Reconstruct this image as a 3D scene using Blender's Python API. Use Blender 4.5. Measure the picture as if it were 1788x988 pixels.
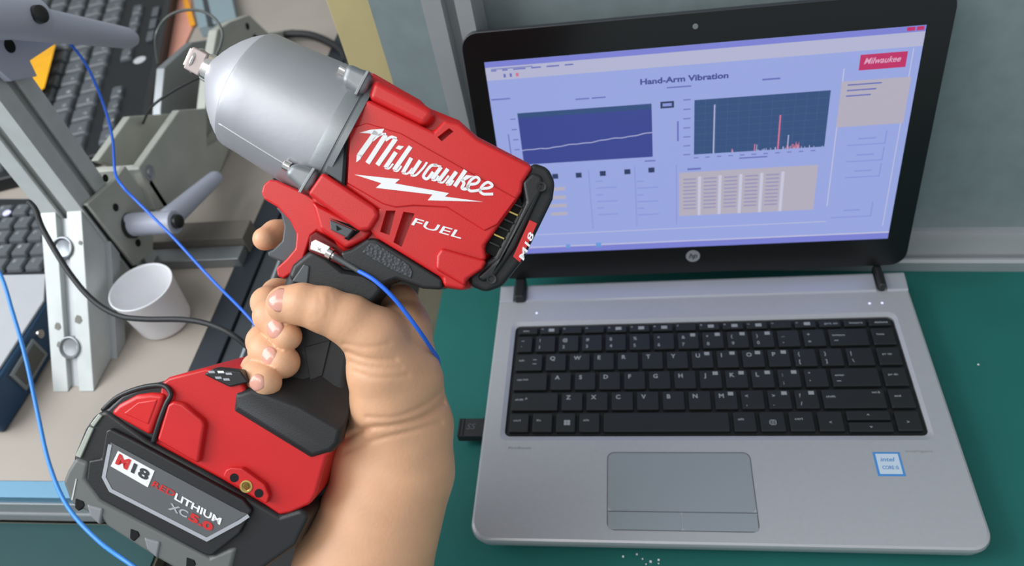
import bpy, bmesh, math, random
import numpy as np
from mathutils import Vector, Matrix
random.seed(7)
for o in list(bpy.data.objects): bpy.data.objects.remove(o)
S = bpy.context.scene; COL = S.collection
# ------------------------------------------------------------------ camera
F = 1347.73                                   # focal length in pixels of the 1788 wide frame
CR = Vector((0.98520, 0.08577, -0.14841)); CD = Vector((-0.03539, -0.74538, -0.66570)); CF = Vector((-0.16772, 0.66110, -0.73131))
CR.normalize(); CF = (CF - CR*CF.dot(CR)).normalized(); CD = CF.cross(CR)
CP = Vector((0.1218, -0.2117, 0.5141))
cam = bpy.data.objects.new('camera', bpy.data.cameras.new('camera')); COL.objects.link(cam)
CAMM = Matrix(((CR.x, -CD.x, -CF.x, CP.x), (CR.y, -CD.y, -CF.y, CP.y), (CR.z, -CD.z, -CF.z, CP.z), (0, 0, 0, 1)))
cam.matrix_world = CAMM
cam.data.sensor_width = 36; cam.data.lens = 36*F/1788; cam.data.clip_start = 0.01; cam.data.clip_end = 50
cam.data.dof.use_dof = True; cam.data.dof.focus_distance = 0.42; cam.data.dof.aperture_fstop = 9.0
S.camera = cam
# ------------------------------------------------------------------ world, window light, exposure
S.view_settings.view_transform = 'Standard'; S.view_settings.look = 'None'; S.view_settings.gamma = 1
S.view_settings.use_curve_mapping = False; S.view_settings.exposure = 0.0
w = bpy.data.worlds.new('room'); S.world = w; w.use_nodes = True
w.node_tree.nodes['Background'].inputs[0].default_value = (0.86, 0.93, 1.0, 1); w.node_tree.nodes['Background'].inputs[1].default_value = 0.60
def area(name, loc, target, sx, sy, power, col):
    l = bpy.data.lights.new(name, 'AREA'); l.shape = 'RECTANGLE'; l.size = sx; l.size_y = sy; l.energy = power; l.color = col
    o = bpy.data.objects.new(name, l); COL.objects.link(o); o.location = loc
    o.rotation_euler = (Vector(target)-Vector(loc)).to_track_quat('-Z', 'Y').to_euler(); return o
area('window_daylight', (-0.98, -0.12, 0.98), (-0.10, 0.12, 0.05), 0.9, 0.8, 17, (0.93, 0.97, 1.0))
area('unseen_overhead_light', (-0.5, -0.8, 2.0), (0.0, 0.1, 0.0), 1.2, 0.6, 9, (1.0, 0.95, 0.88))  # weak warm area light overhead, its source unseen
# ------------------------------------------------------------------ materials
def lin(c):
    return tuple(((x/255)/12.92 if x/255 <= .04045 else ((x/255+.055)/1.055)**2.4) for x in c)+(1,)
def mat(name, rgb, rough=.5, metal=0, noise=0, scale=40, bump=0, bscale=200, sss=0, trans=0, emit=0, spec=.5, coat=0, aniso=0):
    m = bpy.data.materials.new(name); m.use_nodes = True; nt = m.node_tree; b = nt.nodes['Principled BSDF']
    b.inputs['Base Color'].default_value = lin(rgb); b.inputs['Roughness'].default_value = rough; b.inputs['Metallic'].default_value = metal
    b.inputs['Specular IOR Level'].default_value = spec; b.inputs['Coat Weight'].default_value = coat
    tc = nt.nodes.new('ShaderNodeTexCoord')
    if noise:
        n = nt.nodes.new('ShaderNodeTexNoise'); n.inputs['Scale'].default_value = scale; n.inputs['Detail'].default_value = 5
        nt.links.new(tc.outputs['Object'], n.inputs['Vector'])
        r = nt.nodes.new('ShaderNodeValToRGB'); c = lin(rgb)
        r.color_ramp.elements[0].position = .3; r.color_ramp.elements[1].position = .7
        r.color_ramp.elements[0].color = tuple(x*(1-noise) for x in c[:3])+(1,); r.color_ramp.elements[1].color = tuple(min(1, x*(1+noise)) for x in c[:3])+(1,)
        nt.links.new(n.outputs['Fac'], r.inputs['Fac']); nt.links.new(r.outputs['Color'], b.inputs['Base Color'])
    if bump:
        n2 = nt.nodes.new('ShaderNodeTexNoise'); n2.inputs['Scale'].default_value = bscale; n2.inputs['Detail'].default_value = 3
        nt.links.new(tc.outputs['Object'], n2.inputs['Vector'])
        bp = nt.nodes.new('ShaderNodeBump'); bp.inputs['Strength'].default_value = bump; bp.inputs['Distance'].default_value = .0004
        nt.links.new(n2.outputs['Fac'], bp.inputs['Height']); nt.links.new(bp.outputs['Normal'], b.inputs['Normal'])
    if sss:
        b.inputs['Subsurface Weight'].default_value = sss; b.inputs['Subsurface Radius'].default_value = (1, .35, .2); b.inputs['Subsurface Scale'].default_value = .004
    if trans: b.inputs['Transmission Weight'].default_value = trans
    if emit: b.inputs['Emission Color'].default_value = lin(rgb); b.inputs['Emission Strength'].default_value = emit
    return m
RED = mat('red_plastic', (206, 30, 32), .34, bump=.12, bscale=1500, noise=.05)
REDG = mat('red_gloss', (216, 36, 36), .3)
DRED = mat('recess_shade_red', (110, 8, 10), .6)  # darker copy of the red plastic, recess shade put into the colour
ALU = mat('cast_aluminium', (170, 171, 176), .48, .6, noise=.06, scale=25, bump=.12, bscale=300)
ALUG = mat('dull_grey_cast', (140, 144, 146), .45, .6, bump=.15, bscale=400)
CHR = mat('chrome', (225, 220, 215), .18, 1)
DRV = mat('drive_steel', (172, 158, 155), .5, .3)
BLK = mat('black_plastic', (30, 31, 33), .42, bump=.15, bscale=900)
RUB = mat('black_rubber', (33, 34, 36), .55, bump=.3, bscale=1400)
GRYP = mat('grey_shell_plastic', (104, 106, 104), .45, bump=.1, bscale=800)
DGR = mat('dark_grey_trigger', (74, 80, 84), .4)
LBLG = mat('label_grey', (92, 94, 96), .5)
SIL = mat('silver_print', (176, 178, 184), .35, .2)
WHT = mat('white_print', (238, 238, 238), .5)
REDP = mat('red_print', (205, 40, 40), .5)
DRKP = mat('dark_print', (52, 56, 62), .5)
BRASS = mat('brass', (205, 180, 105), .3, .8)
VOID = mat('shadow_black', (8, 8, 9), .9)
SKIN = mat('skin', (224, 172, 134), .48, noise=.07, scale=45, bump=.35, bscale=500, sss=.12)
NAIL = mat('fingernail', (222, 160, 142), .2, sss=.1, coat=.3)
BLUE = mat('blue_cable', (40, 110, 235), .4)
LSIL = mat('laptop_silver', (182, 183, 187), .40, .35, bump=.08, bscale=1800, noise=.02, scale=300)
LSIL2 = mat('laptop_silver_gloss', (186, 188, 196), .3, .5)
KEYM = mat('key_black', (27, 30, 31), .45, bump=.1, bscale=2000)
WELL = mat('key_well', (10, 11, 12), .6)
LEG = mat('key_legend', (150, 154, 158), .6)
BEZ = mat('bezel_black', (13, 14, 15), .3)
PAD = mat('touchpad', (160, 166, 172), .35, .4)
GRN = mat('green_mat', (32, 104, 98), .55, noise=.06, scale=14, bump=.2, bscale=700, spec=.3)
BGE = mat('beige_board', (162, 153, 143), .55, noise=.05, scale=9, bump=.1)
EXT = mat('anodised_extrusion', (178, 182, 184), .4, .3, noise=.03)
EXTW = mat('painted_extrusion', (196, 200, 198), .45, .15, noise=.05, scale=60)
EXTD = mat('dark_extrusion', (66, 72, 76), .45, .4, noise=.08)
EXTK = mat('black_strip', (44, 50, 58), .5, .2)
CAST = mat('grey_green_cast', (176, 177, 168), .55, .1, noise=.06, bump=.3, bscale=300)
CASTW = mat('pale_cast', (190, 190, 182), .5, .1, noise=.05)
LEVR = mat('lever_grey', (186, 190, 206), .5, .1, bump=.2, bscale=300)
WALL = mat('grey_wall_panel', (142, 155, 157), .5, .15, noise=.07, scale=60, bump=.2, bscale=400)
MAPLE = mat('maple', (206, 190, 140), .5, noise=.06, scale=18)
OLV = mat('olive_edge', (92, 88, 72), .6, noise=.1)
KBD = mat('keyboard_black', (20, 22, 25), .5)
KBK = mat('keyboard_key', (84, 89, 93), .45, bump=.1)
CUPM = mat('frosted_plastic', (244, 243, 247), .4, trans=.12, sss=.15)
YEL = mat('yellow_plastic', (245, 175, 10), .5, noise=.06, scale=60)
SALM = mat('salmon_paper', (214, 150, 130), .6, noise=.05, scale=30)
ORNG = mat('orange_edge', (240, 160, 30), .5)
NAVY = mat('navy_side', (28, 62, 92), .4)
PGRY = mat('pale_grey_top', (172, 174, 178), .5, noise=.03)
SCRBG = mat('screen_blue', (164, 178, 236), .4, emit=.9)
def emi(name, rgb, s=.9):
    m = mat(name, (0, 0, 0), .4); b = m.node_tree.nodes['Principled BSDF']
    b.inputs['Emission Color'].default_value = lin(rgb); b.inputs['Emission Strength'].default_value = s; return m
SCRBG = emi('screen_body', (158, 172, 232)); SCRTI = emi('screen_titlebar', (128, 134, 218)); SCRME = emi('screen_menubar', (186, 188, 218))
SCRCH = emi('chart_blue', (62, 74, 150)); SCRCH2 = emi('chart_teal', (56, 84, 132)); SCRLN = emi('chart_line', (180, 185, 225)); SCRGR = emi('chart_grid', (74, 104, 146))
SCRRD = emi('chart_red', (215, 120, 150)); SCRBE = emi('screen_beige', (186, 180, 196)); SCRTX = emi('screen_text', (108, 116, 190)); SCRDK = emi('screen_title_text', (72, 80, 150))
SCRLG = emi('screen_logo_red', (196, 50, 105)); SCRWH = emi('screen_white', (205, 205, 228)); SCRBX = emi('screen_box', (140, 154, 222)); SCRDB = emi('screen_dark', (50, 62, 104)); SCRCY=emi('screen_cyan',(110,160,225))
LED = emi('led_white', (215, 215, 255), 1.4)
# ------------------------------------------------------------------ mesh helpers
def link(name, me, m=None, parent=None, mw=None, smooth=False):
    o = bpy.data.objects.new(name, me); COL.objects.link(o)
    if m is not None and not me.materials: me.materials.append(m)
    if parent is not None: o.parent = parent
    if mw is not None: o.matrix_local = mw
    if smooth:
        for p in me.polygons: p.use_smooth = True
    return o
def empty(name, label, cat, mw=Matrix.Identity(4), group=None):
    o = bpy.data.objects.new(name, None); o.empty_display_size = .02; COL.objects.link(o); o.matrix_world = mw
    o['label'] = label; o['category'] = cat
    if group: o['group'] = group
    return o
def tag(o, label, cat, group=None):
    o['label'] = label; o['category'] = cat
    if group: o['group'] = group
    return o
def bev(o, wd, seg=2, ang=35):
    if wd > 0:
        b = o.modifiers.new('bevel', 'BEVEL'); b.width = wd; b.segments = seg; b.limit_method = 'ANGLE'; b.angle_limit = math.radians(ang)
        for p in o.data.polygons: p.use_smooth = True
        b.harden_normals = True
    return o
def pyd(name, vs, fs):
    me = bpy.data.meshes.new(name); me.from_pydata([tuple(v) for v in vs], [], fs); me.update()
    bm = bmesh.new(); bm.from_mesh(me); bmesh.ops.recalc_face_normals(bm, faces=bm.faces); bm.to_mesh(me); bm.free(); return me
def box_me(x0, y0, z0, x1, y1, z1):
    v = [(x, y, z) for z in (z0, z1) for y in (y0, y1) for x in (x0, x1)]
    return pyd('box', v, [(0, 2, 3, 1), (4, 5, 7, 6), (0, 1, 5, 4), (2, 6, 7, 3), (0, 4, 6, 2), (1, 3, 7, 5)])
def box(name, a, b, m, parent=None, bv=0, mw=None, seg=2):
    return bev(link(name, box_me(*a, *b), m, parent, mw), bv, seg)
def two(bot, top, name='p'):
    n = len(bot); fs = [tuple(range(n))[::-1], tuple(range(n, 2*n))]+[(i, (i+1) % n, n+(i+1) % n, n+i) for i in range(n)]
    return pyd(name, list(bot)+list(top), fs)
def rings(rs, closed_ends=True, name='r'):
    n = len(rs[0]); vs = [v for r in rs for v in r]; fs = []
    for j in range(len(rs)-1):
        for i in range(n): fs.append((j*n+i, j*n+(i+1) % n, (j+1)*n+(i+1) % n, (j+1)*n+i))
    if closed_ends: fs += [tuple(range(n))[::-1], tuple(range((len(rs)-1)*n, len(rs)*n))]
    return pyd(name, vs, fs)
def lathe_me(origin, axis, prof, n=48, up=None):
    a = Vector(axis).normalized(); u = (Vector(up) if up else a.orthogonal()); u = (u-a*u.dot(a)).normalized(); v = a.cross(u); O = Vector(origin)
    rs = [[O+a*s+(u*math.cos(t)+v*math.sin(t))*max(r, 1e-5) for t in [2*math.pi*i/n for i in range(n)]] for s, r in prof]
    return rings(rs)
def lathe(name, origin, axis, prof, m, parent=None, n=48, sm=True):
    o = link(name, lathe_me(origin, axis, prof, n), m, parent)
    if sm:
        for p in o.data.polygons: p.use_smooth = len(p.vertices) == 4
        e = o.modifiers.new('edge', 'EDGE_SPLIT'); e.split_angle = math.radians(38)
    return o
def catmull(P, n=8):
    P = [Vector(p) for p in P]; out = []
    for i in range(len(P)-1):
        p0 = P[max(i-1, 0)]; p1 = P[i]; p2 = P[i+1]; p3 = P[min(i+2, len(P)-1)]
        for k in range(n):
            t = k/n; out.append(.5*((2*p1)+(p2-p0)*t+(2*p0-5*p1+4*p2-p3)*t*t+(3*p1-p0-3*p2+p3)*t**3))
    out.append(P[-1]); return out
def tube_me(P, r, n=12, sm=8):
    Q = catmull(P, sm) if sm > 1 else [Vector(p) for p in P]; rs = []; u = None
    for i, q in enumerate(Q):
        t = (Q[min(i+1, len(Q)-1)]-Q[max(i-1, 0)]).normalized()
        u = t.orthogonal().normalized() if u is None else (u-t*u.dot(t)).normalized(); v = t.cross(u)
        rr = r(i/(len(Q)-1)) if callable(r) else r
        rs.append([q+(u*math.cos(a)+v*math.sin(a))*rr for a in [2*math.pi*k/n for k in range(n)]])
    return rings(rs)
def tube(name, P, r, m, parent=None, n=12, sm=8):
    return link(name, tube_me(P, r, n, sm), m, parent, smooth=True)
_tc = {}; ASP = {}
def text_verts(s, shear=0, bold=0):
    key = (s, shear, bold)
    if key not in _tc:
        c = bpy.data.curves.new('t', 'FONT'); c.body = s; c.size = 1; c.shear = shear; c.offset = bold; c.resolution_u = 3
        o = bpy.data.objects.new('t', c); COL.objects.link(o); dg = bpy.context.evaluated_depsgraph_get()
        me = bpy.data.meshes.new_from_object(o.evaluated_get(dg)); vs = [(v.co.x, v.co.y) for v in me.vertices]; fs = [tuple(p.vertices) for p in me.polygons]
        bpy.data.objects.remove(o); bpy.data.meshes.remove(me)
        if vs:
            x0 = min(v[0] for v in vs); x1 = max(v[0] for v in vs); ASP[s] = (x1-x0)/.72; vs = [((x-x0)/(x1-x0 or 1), y/.72) for x, y in vs]
        _tc[key] = (vs, fs)
    return _tc[key]
def text_me(s, f, shear=0, bold=0):                       # f maps (x 0..1 along the width, y 0..1 of cap height) to a point
    vs, fs = text_verts(s, shear, bold); me = bpy.data.meshes.new('text'); me.from_pydata([tuple(f(x, y)) for x, y in vs], [], fs); me.update(); return me
def join(*mes):
    vs, fs = [], []
    for me in mes:
        b = len(vs); vs += [tuple(v.co) for v in me.vertices]; fs += [tuple(b+i for i in p.vertices) for p in me.polygons]
    me = bpy.data.meshes.new('j'); me.from_pydata(vs, [], fs); me.update(); return me
def rrect(x0, y0, x1, y1, r, n=5):
    P = []
    for cx, cy, a in ((x1-r, y1-r, 0), (x0+r, y1-r, 90), (x0+r, y0+r, 180), (x1-r, y0+r, 270)):
        for k in range(n+1):
            t = math.radians(a+90*k/n); P.append((cx+r*math.cos(t), cy+r*math.sin(t)))
    return P
# points on known planes of the room, found by sighting along the picture's lines of view
def ray(u, v): return CR*((u-894)/F)+CD*((v-494)/F)+CF
def onz(u, v, z): d = ray(u, v); return CP+d*((z-CP.z)/d.z)
def onx(u, v, x): d = ray(u, v); return CP+d*((x-CP.x)/d.x)
def atd(u, v, d): return CP+ray(u, v)*d
MM = .001
# ------------------------------------------------------------------ setting
def struct(o): o['kind'] = 'structure'; return o
struct(box('floor', (-2.2, -1.6, -.80), (2.2, 2.4, -.75), mat('floor_grey', (70, 70, 68), .7), bv=0))
# rear wall with aluminium frame
th = math.radians(-3.3); WM = Matrix.Translation((-.010, .2705, 0)) @ Matrix.Rotation(th, 4, 'Z')
wall = struct(box('wall_back', (-.062, .034, .0), (1.5, .05, .9), WALL, mw=WM))
struct(box('wall_left', (-2.2, 1.3, -.75), (1.6, 1.34, 1.4), mat('far_wall', (170, 172, 170), .7)))
def extr_profile(w_, h_, s=.004, d=.006):
    P = []
    for (cx, cy, nx, ny, L) in ((0, -h_/2, 0, 1, w_), (w_/2, 0, -1, 0, h_), (0, h_/2, 0, -1, w_), (-w_/2, 0, 1, 0, h_)):
        tx, ty = -ny*-1, nx*-1
        tx, ty = (ny, -nx)
        P.append((cx-tx*L/2, cy-ty*L/2))
        for a, b in ((-s, 0), (-s, .0025), (-s*1.9, .0025), (-s*1.9, d), (s*1.9, d), (s*1.9, .0025), (s, .0025), (s, 0)):
            P.append((cx+tx*a+nx*b, cy+ty*a+ny*b))
    return P
def extrusion(name, a, b, w_, h_, m, parent=None, up=(0, 0, 1), slots=True, bv=.0006):
    a = Vector(a); b = Vector(b); t = (b-a).normalized(); u = Vector(up); u = (u-t*u.dot(t)).normalized(); s = t.cross(u)
    P = extr_profile(w_, h_) if slots else [(-w_/2, -h_/2), (w_/2, -h_/2), (w_/2, h_/2), (-w_/2, h_/2)]
    me = two([a+s*x+u*y for x, y in P], [b+s*x+u*y for x, y in P]); return bev(link(name, me, m, parent), bv, 1)
# horizontal rail at the foot of the wall: base lip, groove, ledge
rail = struct(link('trim_1', two([WM @ Vector((-.062, y, z)) for y, z in ((0, 0), (0, .010), (.002, .012), (.004, .012), (.004, .0095), (.0065, .0095), (.0065, .014), (.030, .014), (.030, .0175), (.034, .0175), (.034, 0))],
              [WM @ Vector((1.5, y, z)) for y, z in ((0, 0), (0, .010), (.002, .012), (.004, .012), (.004, .0095), (.0065, .0095), (.0065, .014), (.030, .014), (.030, .0175), (.034, .0175), (.034, 0))]), EXT))
# vertical profile left of the laptop
vr = struct(link('trim_2', two([WM @ Vector((x, y, .018)) for x, y in ((-.013, .008), (.001, .008), (.001, .019), (.0105, .019), (.0105, .008), (.022, .008), (.022, .030), (.024, .030), (.024, .0335), (-.013, .0335))],
      [WM @ Vector((x, y, .9)) for x, y in ((-.013, .008), (.001, .008), (.001, .019), (.0105, .019), (.0105, .008), (.022, .008), (.022, .030), (.024, .030), (.024, .0335), (-.013, .0335))]), EXT))
d_ = ray(832, 22); t_ = None
sp = onz(832, 22, .262)
scr = empty('panel_screw', 'shiny round screw in the grey panel above the laptop lid', 'screw', WM @ Matrix.Translation((.033, .034, .268)))
lathe('washer', (0, 0, 0), (0, -1, 0), [(0, .0055), (.001, .0055), (.0012, .005)], ALUG, scr, 24)
lathe('screw_head', (0, -.001, 0), (0, -1, 0), [(0, .0042), (.0015, .004), (.0026, .0028), (.003, .001)], CHR, scr, 24)
# desk
struct(box('table_top_main', (-.084, -.75, -.028), (1.5, .30, -.002), OLV)); bpy.data.objects['table_top_main'].name = 'trim_3'
gm = tag(link('green_mat', two([Vector((x, y, -.002)) for x, y in ((-.0605, -.7), (1.5, -.7), (1.5, .36), (-.0605, .36))], [Vector((x, y, 0)) for x, y in ((-.0605, -.7), (1.5, -.7), (1.5, .36), (-.0605, .36))]), GRN), 'smooth green table mat under the open laptop', 'mat')
struct(box('trim_4', (-1.2, -.75, -.028), (-.241, .018, -.002), OLV))
g2 = tag(box('green_mat', (-1.2, -.7, -.002), (-.243, .0165, 0), mat('shaded_green_mat', (14, 62, 64), .55, noise=.06, scale=14, spec=.3)), 'green mat strip, shade put into its colour, in front of the beige bench board, lower left', 'mat')  # same green mat, its shade put into a darker colour
tr = tag(box('dark_gap_sheet', (-.240, -.75, -.028), (-.0845, .62, -.012), mat('gap_shade_black', (16, 17, 18), .7)), 'black strip standing in for the shaded gap between the green mat and the dark rails', 'shaded_gap')  # black sheet painted in for the shade of the open gap
cr = []
for u, v in ((1112, 968), (1122, 976), (1136, 981), (1150, 984), (1150, 978), (1708, 637), (1128, 985), (1088, 972)):
    p_ = onz(u, v, 0); k_ = .0004+.0005*random.random(); cr.append(box_me(p_.x-k_, p_.y-k_*.8, 0, p_.x+k_, p_.y+k_, k_*1.1))
cr = tag(link('crumbs', join(*cr), WHT), 'tiny white crumbs on the green mat in front of the laptop', 'crumbs'); cr['kind'] = 'stuff'
# wooden board behind the wrench, left of the wall profile
mb = tag(box('wooden_board', (0, 0, 0), (.30, .018, .72), MAPLE, bv=.001, mw=Matrix.Translation((-.1095, .327, .0)) @ Matrix.Rotation(math.radians(0), 4, 'X')), 'pale maple board standing behind the wrench beside the aluminium profile', 'board')
# ------------------------------------------------------------------ beige bench board with aluminium front rail
bench = empty('bench_board', 'beige bench board with aluminium front rail carrying the clamping fixture', 'bench', Matrix.Translation((-.5, .3, 0)))
def wb(name, a, b, m, parent, bv=0): # world-coordinate box under a parent
    o = Vector(parent.matrix_world.translation); a = Vector(a)-o; b = Vector(b)-o
    return box(name, tuple(a), tuple(b), m, parent, bv)
wb('board_top', (-1.2, .035, .015), (-.2545, 1.25, .035), BGE, bench, .0005)
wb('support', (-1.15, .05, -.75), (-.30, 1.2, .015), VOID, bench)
blu = mat('sky_sheen_blue', (104, 150, 178), .35, .1)  # sky reflection on the rail top, put into the colour
wb('front_strip', (-1.2, .0212, .026), (-.256, .0348, .0352), blu, bench, .0004)
o_ = bench.matrix_world.translation
fr = ((.0348, .0), (.019, .0), (.019, .009), (.0195, .0105), (.0225, .0105), (.0225, .0135), (.0202, .0135), (.0202, .0255), (.0348, .0255))
link('front_rail', two([Vector((-1.2, y, z))-o_ for y, z in fr], [Vector((-.256, y, z))-o_ for y, z in fr]), EXT, bench)
# dark rails running away from the viewer
dr = empty('rail_set', 'dark metal guide rails along the right edge of the beige board', 'rail', Matrix.Translation((-.23, .3, 0)))
wb('black_strip', (-.2535, .022, .0), (-.2305, .9, .036), EXTK, dr, .0006)
wb('rail', (-.2300, .022, .0), (-.2125, .9, .033), EXTD, dr, .001)
wb('rail_lip', (-.2122, .022, .0), (-.2095, .9, .036), EXT, dr, .0006)
wb('rail', (-.2092, .022, .0), (-.1930, .9, .031), EXTD, dr, .001)
# ------------------------------------------------------------------ laptop
lap = empty('laptop', 'open silver laptop with black keys and a lit blue measurement screen', 'laptop', Matrix.Translation((0, 0, 0)))
T = .024
def outl(r, ins=0, y1=.2255): return [(x*1, y) for x, y in rrect(ins, ins, .326-ins, y1-ins*.3, r, 6)]
def base_outline(ins):
    P = []
    for cx, cy, a, r in ((.326-.006-ins, .2255-.006, 0, .006), (.006+ins, .2255-.006, 90, .006), (.013+ins, .013+ins, 180, .013), (.326-.013-ins, .013+ins, 270, .013)):
        for k in range(8):
            t = math.radians(a+90*k/7); P.append((cx+r*math.cos(t), cy+r*math.sin(t)))
    return P
rs = [[Vector((x, y, z)) for x, y in base_outline(i)] for z, i in ((.0, .012), (.004, .006), (.014, .0012), (.0195, .0), (T-.0022, .0), (T-.0007, .0006), (T, .002))]
bme = rings(rs[:-1], False); nb = len(rs[0]); bm = bmesh.new(); bm.from_mesh(bme); bm.verts.ensure_lookup_table(); bm.faces.new([bm.verts[i] for i in range(nb)][::-1]); bm.to_mesh(bme); bm.free()
base = link('base', bme, LSIL, lap)
for p in base.data.polygons: p.use_smooth = len(p.vertices) == 4
# top deck with a real recess for the keys
KX0, KX1, KY0, KY1 = .0178, .3072, .0812, .1826
bm = bmesh.new()
outer = [bm.verts.new((x, y, T)) for x, y in base_outline(.002)]; e = [bm.edges.new((outer[i], outer[(i+1) % len(outer)])) for i in range(len(outer))]
inn = [bm.verts.new((x, y, T)) for x, y in rrect(KX0-.0045, KY0-.0052, KX1+.0038, KY1+.0050, .006)]; e2 = [bm.edges.new((inn[i], inn[(i+1) % len(inn)])) for i in range(len(inn))]
bmesh.ops.triangle_fill(bm, use_beauty=True, edges=e+e2)
si = set(inn); bmesh.ops.delete(bm, geom=[f for f in bm.faces if all(v in si for v in f.verts)], context='FACES_ONLY')
o6 = [bm.verts.new((x, y, T-.0007)) for x, y in base_outline(.0006)]
for i in range(len(outer)): bm.faces.new((outer[i], outer[(i+1) % len(outer)], o6[(i+1) % len(outer)], o6[i]))
lw = [bm.verts.new((x, y, T-.0012)) for x, y in rrect(KX0-.0012, KY0-.0012, KX1+.0012, KY1+.0012, .0045)]
for i in range(len(inn)): bm.faces.new((inn[i], inn[(i+1) % len(inn)], lw[(i+1) % len(inn)], lw[i]))
lw2 = [bm.verts.new((x, y, T-.0034)) for x, y in rrect(KX0-.0012, KY0-.0012, KX1+.0012, KY1+.0012, .0045)]
for i in range(len(inn)): bm.faces.new((lw[i], lw[(i+1) % len(inn)], lw2[(i+1) % len(inn)], lw2[i]))
bmesh.ops.recalc_face_normals(bm, faces=bm.faces)
me = bpy.data.meshes.new('deck'); bm.to_mesh(me); bm.free()
link('palm_rest_deck', me, LSIL, lap)
link('keyboard_well', two([Vector((x, y, T-.0046)) for x, y in rrect(KX0-.0010, KY0-.0010, KX1+.0010, KY1+.0010, .0045)], [Vector((x, y, T-.0026)) for x, y in rrect(KX0-.0010, KY0-.0010, KX1+.0010, KY1+.0010, .0045)]), WELL, lap)
# raised hinge cover
hc = ((.2075, T-.001), (.209, T+.0012), (.224, T+.0032), (.2262, T+.002), (.2262, T-.004))
for x0, x1 in ((.0006, .0128), (.0236, .3022), (.3088+.001, .3254)):
    bev(link('hinge_cover', two([Vector((x0, y, z)) for y, z in hc], [Vector((x1, y, z)) for y, z in hc]), LSIL2, lap), .0008)
# keys
CH = .01867
rows = []
def xs(row, items, y, h):
    for s, x0, x1 in items: rows.append((s, x0, x1, y, h))
x = .0185
n0 = [('`', .0185, .0333)]+[(c, .0333+CH*i, .0333+CH*(i+1)) for i, c in enumerate('1234567890-=')]+[('backspace', .2573, .288), ('home', .288, .3065)]
n1 = [('tab', .0185, .0426)]+[(c, .0426+CH*i, .0426+CH*(i+1)) for i, c in enumerate('QWERTYUIOP[]')]+[('\\', .2666, .288), ('pg up', .288, .3065)]
n2 = [('caps lock', .0185, .0473)]+[(c, .0473+CH*i, .0473+CH*(i+1)) for i, c in enumerate("ASDFGHJKL;'")]+[('enter', .2526, .288), ('pg dn', .288, .3065)]
n3 = [('shift', .0185, .0566)]+[(c, .0566+CH*i, .0566+CH*(i+1)) for i, c in enumerate('ZXCVBNM,./')]+[('shift', .2433, .288), ('end', .288, .3065)]
bx = [.0185, .0357, .0533, .0703, .0881, .1799, .1981, .2179, .2372, .2566, .288, .3065]
n4 = [(s, bx[i], bx[i+1]) for i, s in enumerate(['ctrl', 'fn', 'WIN', 'alt', '', 'alt', 'MENU', 'ctrl', '<', 'UPDN', '>'])]
fk = ['esc', 'f1', 'f2', 'f3', 'f4', 'f5', 'f6', 'f7', 'f8', 'f9', 'f10', 'f11', 'f12', 'prt sc', 'insert', 'delete']
nf = [(s, .0185+.018*i, .0185+.018*(i+1)) for i, s in enumerate(fk)]
PY = .01834; ytop = .1642
for k, L in enumerate((n0, n1, n2, n3, n4)): xs(k, L, ytop-PY*k, PY)
xs(5, nf, .1777, .0086)
UP = dict(zip('1234567890-=', '!@#$%^&*()_+')); UP.update({'[': '{', ']': '}', ';': ':', "'": '"', ',': '<', '.': '>', '/': '?', '\\': '|', '`': '~'})
NUMP = set('7890UIOPJKL;M./')
kz = T+.0006
_km = {}
def key_me(w_, h_):
    kk = (round(w_, 5), round(h_, 5))
    if kk not in _km:
        w_, h_ = kk; r = .0010
        R3 = [[Vector((x, y, z)) for x, y in rrect(-w_/2+i, -h_/2+i, w_/2-i, h_/2-i, r, 2)] for z, i in ((-.003, -.0001), (-.0006, .0), (-.0001, .0003), (0, .0008))]
        me = rings(R3); me.materials.append(KEYM); _km[kk] = me
        for p in me.polygons: p.use_smooth = False
    return _km[kk]
def flat(me, z, s=1): return me
def put_text(s, x, y, hgt, wid, par, z=.00008, shear=0, bold=.02, m=LEG, name='legend'):
    return link(name, text_me(s, lambda a, b: (x+a*wid, y+b*hgt, z), shear, bold), m, par)
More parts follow.
